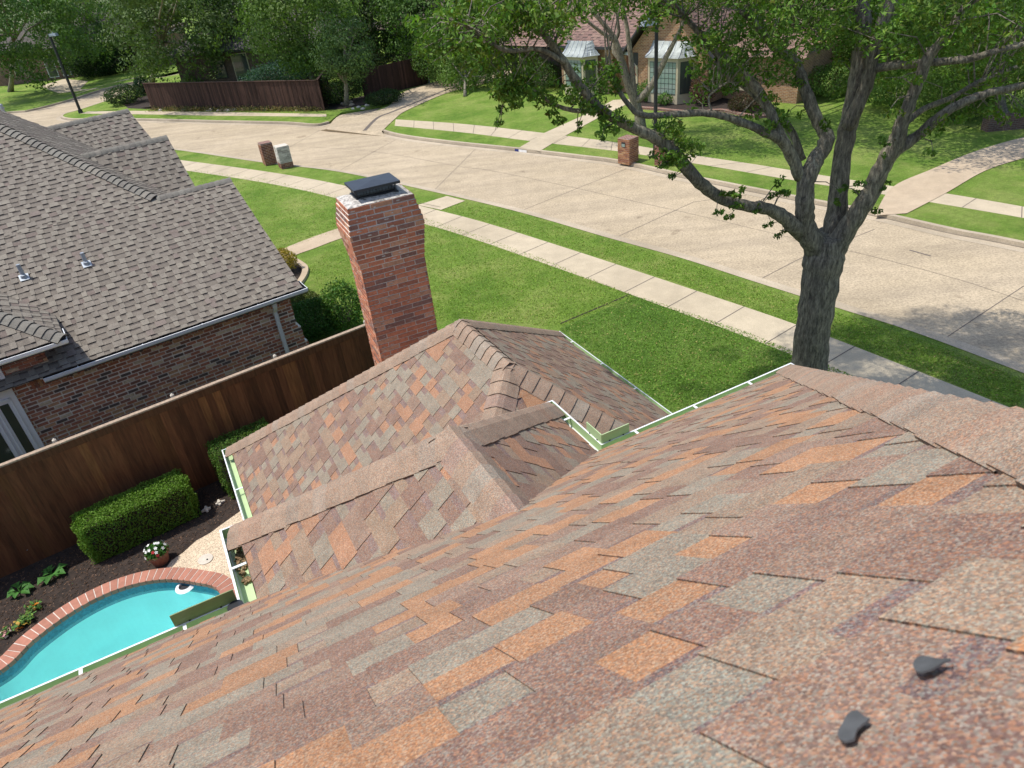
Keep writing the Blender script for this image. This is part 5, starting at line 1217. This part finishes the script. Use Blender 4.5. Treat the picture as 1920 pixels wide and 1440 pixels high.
lamp((152, 212), 5.6, .11, 'tall dark lamp post on the grass corner at the far left', 100)
m = MB(); q = B(8, 212, LZ); m.tube([q, q + UP * .1, q + UP * .5, q + UP * .55, q + UP * .68, q + UP * .74], [.17, .13, .13, .16, .13, .04], 'galvanised', 12); m.tube([q + np.array([-.22, 0, .4]), q + np.array([.22, 0, .4])], .06, 'galvanised', 8); m.tube([q + np.array([0, -.2, .4]), q + np.array([0, 0, .4])], .08, 'galvanised', 8)
tag(m.build('fire_hydrant'), 'pale fire hydrant at the left border beside the shaded far lawn', 'hydrant')
# house number painted on the kerb
m = MB(); a = B(968, 281, LZ + .017); b = B(984, 283, LZ + .017)
k0 = B(966, 283.5, 0); k1 = B(984, 286, 0); dv = (k1 - k0) / np.linalg.norm(k1 - k0); nv = np.array([dv[1], -dv[0], 0])
if nv[1] > 0: nv = -nv
o = k0 + nv * .028 + UP * .01
m.face([o, o + dv * .25, o + dv * .25 + UP * .11 - nv * .01, o + UP * .11 - nv * .01], 'blue_cloth'); m.face([o + dv * .25, o + dv * .75, o + dv * .75 + UP * .11 - nv * .01, o + dv * .25 + UP * .11 - nv * .01], 'white_cloth')
tag(m.build('kerb_number'), 'small blue and white house number plate painted on the far kerb', 'number plate')

# board fence across the street
def board_fence(name, A_px, B_px, h, label, cap=True, col=(.055, .027, .020), seed=1, A_=None, B_=None, post=True):  # board colour is darkened to stand for tree shade on the fence
    t = thing(name, label, 'fence'); rnd = random.Random(seed); a = B(*A_px, LZ) if A_ is None else A_; b = B(*B_px, LZ) if B_ is None else B_; d = (b - a); ln = np.linalg.norm(d); d /= ln; nn_ = np.array([-d[1], d[0], 0]); nn_ = nn_ if nn_ @ a > 0 else -nn_
    m = MB(); u = 0
    while u < ln:
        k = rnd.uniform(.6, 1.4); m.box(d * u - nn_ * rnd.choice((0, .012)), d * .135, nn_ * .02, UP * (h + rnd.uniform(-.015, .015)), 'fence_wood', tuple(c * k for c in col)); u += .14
    m.build('boards', t)
    if cap: m = MB(); m.box(-nn_ * .06 + UP * h, d * ln, nn_ * .14, UP * .04, 'fence_wood', (.08, .045, .035)); m.build('cap_rail', t)
    if post: m = MB(); m.tube([d * ln + UP * 0, d * ln + UP * (h + .35)], .045, 'galvanised', 8); m.build('post', t)
    t.location = a; return t
f1 = board_fence('board_fence', (285, 206), (607, 207.5), 1.85, 'long dark brown board fence facing the street on the far left', seed=2, post=False)
board_fence('board_fence', (607, 207.5), (622, 183), 1.85, 'short shaded side of the brown fence next to the leaning tree', seed=3, post=False)
board_fence('board_fence', (684, 186), (805, 156), 1.85, 'brown board fence running up along the driveway to a metal post', seed=4, cap=False)
# pale stones along the fence foot
rnd = random.Random(77)
for k in range(26):
    x = rnd.choice([rnd.uniform(375, 430), rnd.uniform(300, 600), rnd.uniform(640, 690)]); y = 206.5 - rnd.uniform(-.5, 1.5) if x < 610 else rnd.uniform(190, 203)
    m = MB(); s = rnd.uniform(.10, .22); c = B(x, y, LZ) + np.array([0, -.25, 0]); pts = []
    m.tube([c - UP * .02, c + UP * s * .35, c + UP * s * .7], [s, s * .9, s * .35], 'pale_stone' if rnd.random() < .7 else 'tan_walk', 7, rough=.2, rnd=rnd)
    tag(m.build('garden_stone'), 'pale rounded stone lying at the foot of the board fence across the street', 'stone', 'pale stones along the far fence')
for k in range(30):
    x = rnd.uniform(290, 600); c = B(x, 208, LZ); t = None
# dry grasses at the foot
n = 5200; xs = NR.uniform(288, 600, n); P = np.array([B(x, 207.6, LZ) for x in xs[:260]]); P = np.repeat(P, 20, axis=0) + NR.normal(size=(5200, 3)) * np.array([.3, .15, .10]) + np.array([0, -.1, .12])
o = leaves('low_groundcover', P, .14, np.where(NR.random((5200, 1)) < .5, np.array([[.28, .20, .09]]), np.array([[.07, .10, .03]])) * NR.uniform(.6, 1.2, (5200, 1)), None, aspect=.25); tag(o, 'dry low plants along the foot of the dark board fence', 'ground cover', kind='stuff')

# ================================================================== FAR HOUSES
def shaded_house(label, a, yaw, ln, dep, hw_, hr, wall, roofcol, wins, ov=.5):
    t = thing('house', label, 'house', None); ex = hd(yaw); ey = np.array([-ex[1], ex[0], 0]); ey = ey if ey @ a > 0 else -ey
    m = MB(); m.box(UP * 0, ex * ln, ey * dep, UP * hw_, wall); m.build('wall', t)
    m = MB(); o = -ex * ov - ey * ov + UP * hw_; L_, D_ = ln + 2 * ov, dep + 2 * ov; r0 = o + ex * D_ * .45 + ey * D_ / 2 + UP * hr; r1 = o + ex * (L_ - D_ * .45) + ey * D_ / 2 + UP * hr
    c = [o, o + ex * L_, o + ex * L_ + ey * D_, o + ey * D_]
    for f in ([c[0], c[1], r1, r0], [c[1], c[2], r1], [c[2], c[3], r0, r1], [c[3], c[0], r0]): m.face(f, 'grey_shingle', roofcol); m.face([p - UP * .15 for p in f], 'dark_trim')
    for i in range(4): m.face([c[i] - UP * .15, c[(i + 1) % 4] - UP * .15, c[(i + 1) % 4], c[i]], 'dark_trim')
    m.build('roof', t)
    for (u, z, w, h, fm, gm) in wins:
        f = MB(); f.box(ex * u - ey * .05 + UP * z, ex * w, ey * .05, UP * h, fm); fo = f.build('window', t)
        g = MB(); g.box(ex * (u + .08) - ey * .06 + UP * (z + .08), ex * (w - .16), ey * .02, UP * (h - .16), gm); g.build('pane', fo)
    t.location = a; return t
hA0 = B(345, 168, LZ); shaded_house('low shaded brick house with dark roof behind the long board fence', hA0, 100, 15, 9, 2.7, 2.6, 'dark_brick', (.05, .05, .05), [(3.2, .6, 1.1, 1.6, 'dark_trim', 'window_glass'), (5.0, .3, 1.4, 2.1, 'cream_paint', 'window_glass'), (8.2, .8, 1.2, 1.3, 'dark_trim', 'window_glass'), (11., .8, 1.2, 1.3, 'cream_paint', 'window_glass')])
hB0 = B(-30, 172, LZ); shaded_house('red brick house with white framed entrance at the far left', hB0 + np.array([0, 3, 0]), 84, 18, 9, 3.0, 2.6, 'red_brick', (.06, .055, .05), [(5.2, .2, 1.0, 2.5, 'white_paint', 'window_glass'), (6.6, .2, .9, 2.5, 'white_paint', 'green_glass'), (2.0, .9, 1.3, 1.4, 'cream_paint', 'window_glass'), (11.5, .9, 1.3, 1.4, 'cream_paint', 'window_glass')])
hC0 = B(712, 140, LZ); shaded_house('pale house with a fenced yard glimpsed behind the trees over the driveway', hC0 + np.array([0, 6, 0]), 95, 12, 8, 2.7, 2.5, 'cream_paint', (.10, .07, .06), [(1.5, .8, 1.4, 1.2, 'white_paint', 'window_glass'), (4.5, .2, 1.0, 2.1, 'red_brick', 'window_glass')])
hD0 = B(1500, 118, LZ); shaded_house('orange sided shed glimpsed through leaves left of the big trunk', hD0, 118, 5, 4, 2.6, 1.2, 'orange_brick', (.10, .07, .06), [])
# iron railing behind the driveway fence
t = thing('iron_railing', 'black iron railing seen behind the leaning tree and the driveway fence', 'railing'); a = B(640, 160, LZ); b = B(770, 135, LZ); d = b - a; ln = np.linalg.norm(d); d /= ln; m = MB(); u = 0
while u < ln: m.box(d * u, d * .025, UP * 0 + np.array([-d[1], d[0], 0]) * .025, UP * 1.5, 'dark_metal'); u += .14
m.build('bars', t); m = MB(); m.box(UP * 1.38, d * ln, np.array([-d[1], d[0], 0]) * .03, UP * .04, 'dark_metal'); m.box(UP * .15, d * ln, np.array([-d[1], d[0], 0]) * .03, UP * .04, 'dark_metal'); m.build('rail', t); t.location = a

# orange brick house with the bay windows
oh = thing('brick_house', 'orange brick house with two bay windows and a flag by its entrance across the street', 'house')
P0 = B(1200, 183, .15); ds = hd(138); nO = np.array([ds[1], -ds[0], 0]); nO = nO if nO @ P0 < 0 else -nO
P0 = np.array([P0[0], P0[1], 0.])
def OH(s, n, z): return P0 + ds * s + nO * n + UP * z
m = MB()
m.box(OH(-2.2, -8, 0), ds * 1.2, nO * 6.8, UP * 2.7, 'orange_brick')
m.box(OH(-.6, -8, 0), ds * 5.0, nO * 8, UP * 2.6, 'orange_brick')       # main gabled bay
m.box(OH(-6.2, -8, 0), ds * 4.0, nO * 7.6, UP * 2.75, 'orange_brick')
m.box(OH(4.4, -8, 0), ds * 4.2, nO * 6.6, UP * 2.3, 'orange_brick')
m.box(OH(-2.2, -8, 0), ds * 1.7, nO * 7.0, UP * 2.7, 'orange_brick')
m.box(OH(-10.5, -8, 0), ds * 4.3, nO * 6.8, UP * 2.3, 'dark_brick')
gp = [OH(-.6, 0, 2.6), OH(4.4, 0, 2.6), OH(1.9, 0, 5.4)]; m.face(gp, 'orange_brick'); m.face([p - nO * .2 for p in gp][::-1], 'orange_brick')
m.build('wall', oh)
def roof_pl(O_, A, Bv, conv, seed):
    mm = MB(); shingles(mm, O_, A, Bv, conv, 'grey_shingle', [((.24, .13, .105), 3), ((.20, .11, .09), 3), ((.28, .17, .13), 2)], (.10, .06, .05), seed=seed, exp=.2, th=2., tooth=(.2, .4), gap=(.15, .35)); mm.build('roof', oh)
sg = math.sqrt(1 + 1.12 ** 2); cg, sgn_ = 1 / sg, 1.12 / sg
roof_pl(OH(-1.0, .35, 2.5), -nO, (ds * cg + UP * sgn_), [(0, 0), (8.5, 0), (8.5, 2.9 * sg), (0, 2.9 * sg)], 201)
roof_pl(OH(4.8, .35, 2.5), -nO, (-ds * cg + UP * sgn_), [(0, 0), (8.5, 0), (8.5, 2.9 * sg), (0, 2.9 * sg)], 202)
sb = math.sqrt(1 + .75 ** 2)
roof_pl(OH(-11, 0, 2.65), ds, (-nO / sb + UP * .75 / sb), [(0, 0), (10.4, 0), (10.4, 5.5), (0, 5.5)], 203)
roof_pl(OH(4.6, -1.0, 2.3), ds, (-nO / sb + UP * .75 / sb), [(0, 0), (4.4, 0), (4.4, 4.6), (0, 4.6)], 204)
m = MB()
for a, b in ((OH(-1.05, .38, 2.38), OH(1.9, .38, 5.68)), (OH(4.85, .38, 2.38), OH(1.9, .38, 5.68))): m.tube([a, b], .09, 'dark_trim', 6)
m.box(OH(-1.5, -.2, 2.42), ds * .9, nO * .5, UP * .16, 'galvanised'); m.box(OH(-6.4, -.1, 2.6), ds * 5.4, nO * .12, UP * .14, 'dark_trim'); m.build('fascia', oh)
def bay(s0, w, z0, z1, depth, zr):
    f = MB(); bw = .55; pts = [OH(s0, 0, 0), OH(s0 + bw, depth, 0), OH(s0 + w - bw, depth, 0), OH(s0 + w, 0, 0)]
    f.hexa([p + UP * z0 for p in pts], [p + UP * z1 for p in pts], 'cream_paint'); fo = f.build('bay_window', oh)
    for i in range(3):
        a, b = pts[i], pts[i + 1]; d = b - a; L_ = np.linalg.norm(d); d /= L_; nn_ = np.array([d[1], -d[0], 0]); nn_ = nn_ if nn_ @ nO > 0 else -nn_; g = MB(); g.box(a + d * .13 + nn_ * .002 + UP * (z0 + .5), d * (L_ - .26), nn_ * .012, UP * (z1 - z0 - .7), 'pale_glass' if i == 1 else 'window_glass')
        k = .13
        while k < L_ - .13: g.box(a + d * k + nn_ * .014 + UP * (z0 + .5), d * .018, nn_ * .008, UP * (z1 - z0 - .7), 'dark_trim'); k += .24
        z = z0 + .5
        while z < z1 - .2: g.box(a + d * .13 + nn_ * .014 + UP * z, d * (L_ - .26), nn_ * .007, UP * .018, 'dark_trim'); z += .26
        g.build('pane', fo)
    r = MB(); q = [OH(s0 - .15, -.02, z1), OH(s0 + bw - .1, depth + .15, z1), OH(s0 + w - bw + .1, depth + .15, z1), OH(s0 + w + .15, -.02, z1)]; tp = [OH(s0 + .35, 0, zr), OH(s0 + .7, .12, zr), OH(s0 + w - .7, .12, zr), OH(s0 + w - .35, 0, zr)]
    for i in range(3):
        for j in range(6):
            t0, t1 = j / 6, (j + 1) / 6; cur = lambda t: t ** .6
            e = lambda i_, t: q[i_] * (1 - t) + tp[i_] * t + UP * (-.12 * math.sin(math.pi * t)) * 1.
            r.face([e(i, t0), e(i + 1, t0), e(i + 1, t1), e(i, t1)], 'copper_roof')
        for s_3 in (.0, .25, .5, .75, 1.):
            a = q[i] * (1 - s_3) + q[i + 1] * s_3; b = tp[i] * (1 - s_3) + tp[i + 1] * s_3; r.tube([a * (1 - t) + b * t + UP * (-.12 * math.sin(math.pi * t) + .01) for t in (0, .25, .5, .75, 1)], .016, 'galvanised', 5)
    r.build('bay_roof', oh)
bay(.55, 3.0, .15, 2.45, .8, 3.15); bay(-5.6, 2.6, .15, 2.3, .7, 3.05)
m = MB(); m.box(OH(-.45, -.02, .2), ds * .32, nO * .04, UP * 2.3, 'dark_trim'); m.box(OH(-.43, .02, .9), ds * .28, nO * .02, UP * .95, 'cream_paint'); m.build('side_light', oh)
m = MB(); m.box(OH(-1.6, -.95, .15), ds * .95, nO * .06, UP * 2.2, 'terracotta'); m.build('door', oh)
m = MB(); m.box(OH(4.95, -1.37, .6), ds * .9, nO * .03, UP * 1.3, 'cream_paint'); m.build('window', oh)
m = MB(); m.tube([OH(4.45, .06, .1), OH(4.45, .06, 2.4)], .05, 'dark_trim', 6); m.build('downspout', oh)
# porch steps / path wall
fl = thing('flag', 'small red white and blue flag leaning from the brick wall beside the entrance', 'flag')
m = MB(); fa = OH(-.1, .05, 1.7); fb = OH(-.35, .65, 2.5); m.tube([fa, fb], .015, 'white_paint', 6); m.build('pole', fl)
m = MB(); dv = (fa - fb) / np.linalg.norm(fa - fb); dn = (ds * .35 - UP * .9 + nO * .1); dn /= np.linalg.norm(dn)
for i in range(6):
    for j in range(4):
        w = lambda i_, j_: fb + dv * (.05 + j_ * .13) + dn * i_ * .13 + nO * .05 * math.sin(i_ * 1.3 + j_ * .6); m.face([w(i, j), w(i + 1, j), w(i + 1, j + 1), w(i, j + 1)], 'blue_cloth' if i < 2 else ('white_cloth' if j < 2 else 'red_cloth'))
m.build('cloth', fl)
# low brick planter at the right border
m = MB(); q = B(1850, 248, LZ); m.box(q, hd(95) * 4, pd(95) * .5, UP * .55, 'dark_brick'); tag(m.build('brick_planter'), 'low dark brick planter wall at the right border behind the far lawn', 'planter')

# two scraps of tar on the shingles beside the camera
nMn = hA * sS + UP * cS
def scrap(x, y, out, label, hgt):
    q = onplane(x, y, LA(0, HM, ZM + RD) + nMn * .011, nMn); s = pxm(q); ux = (M3 @ np.array([1, 0, 0])); ux = ux - nMn * (ux @ nMn); ux /= np.linalg.norm(ux); uy = np.cross(nMn, ux); uy = -uy if uy[2] > 0 and False else uy; m = MB(); n_ = len(out)
    P = [onplane(x + a * .85, y + b * .85, LA(0, HM, ZM + RD) + nMn * .011, nMn) for a, b in out]; c = sum(P) / n_
    U_ = [Vector((float(a), float(b), 0)) for a, b in out]
    for t in geometry.tessellate_polygon([U_]): m.face([P[k] + nMn * hgt for k in t], 'leaf_debris')
    for i in range(n_): j = (i + 1) % n_; m.face([P[i] - nMn * .001, P[j] - nMn * .001, P[j] + nMn * hgt, P[i] + nMn * hgt], 'leaf_debris')
    return tag(m.build('leaf_scrap'), label, 'dry leaf')
scrap(1740, 1245, [(-33, 2), (-29, -8), (-20, -15), (-8, -17), (6, -14), (20, -11), (34, -10), (50, -11), (50, -8), (36, -4), (26, 2), (16, 9), (6, 14), (-4, 16), (-14, 20), (-24, 18), (-30, 11)], 'flat dark leaf scrap with thin stalk, upper of two on the near shingles', .0008)
scrap(1600, 1362, [(-34, 20), (-32, 8), (-24, -4), (-18, -16), (-12, -26), (-2, -33), (9, -34), (18, -27), (26, -20), (36, -17), (30, -10), (20, -3), (10, 6), (5, 18), (3, 29), (-8, 33), (-20, 34), (-30, 30)], 'flat bean shaped leaf scrap, lower of two on the near shingles', .0008)
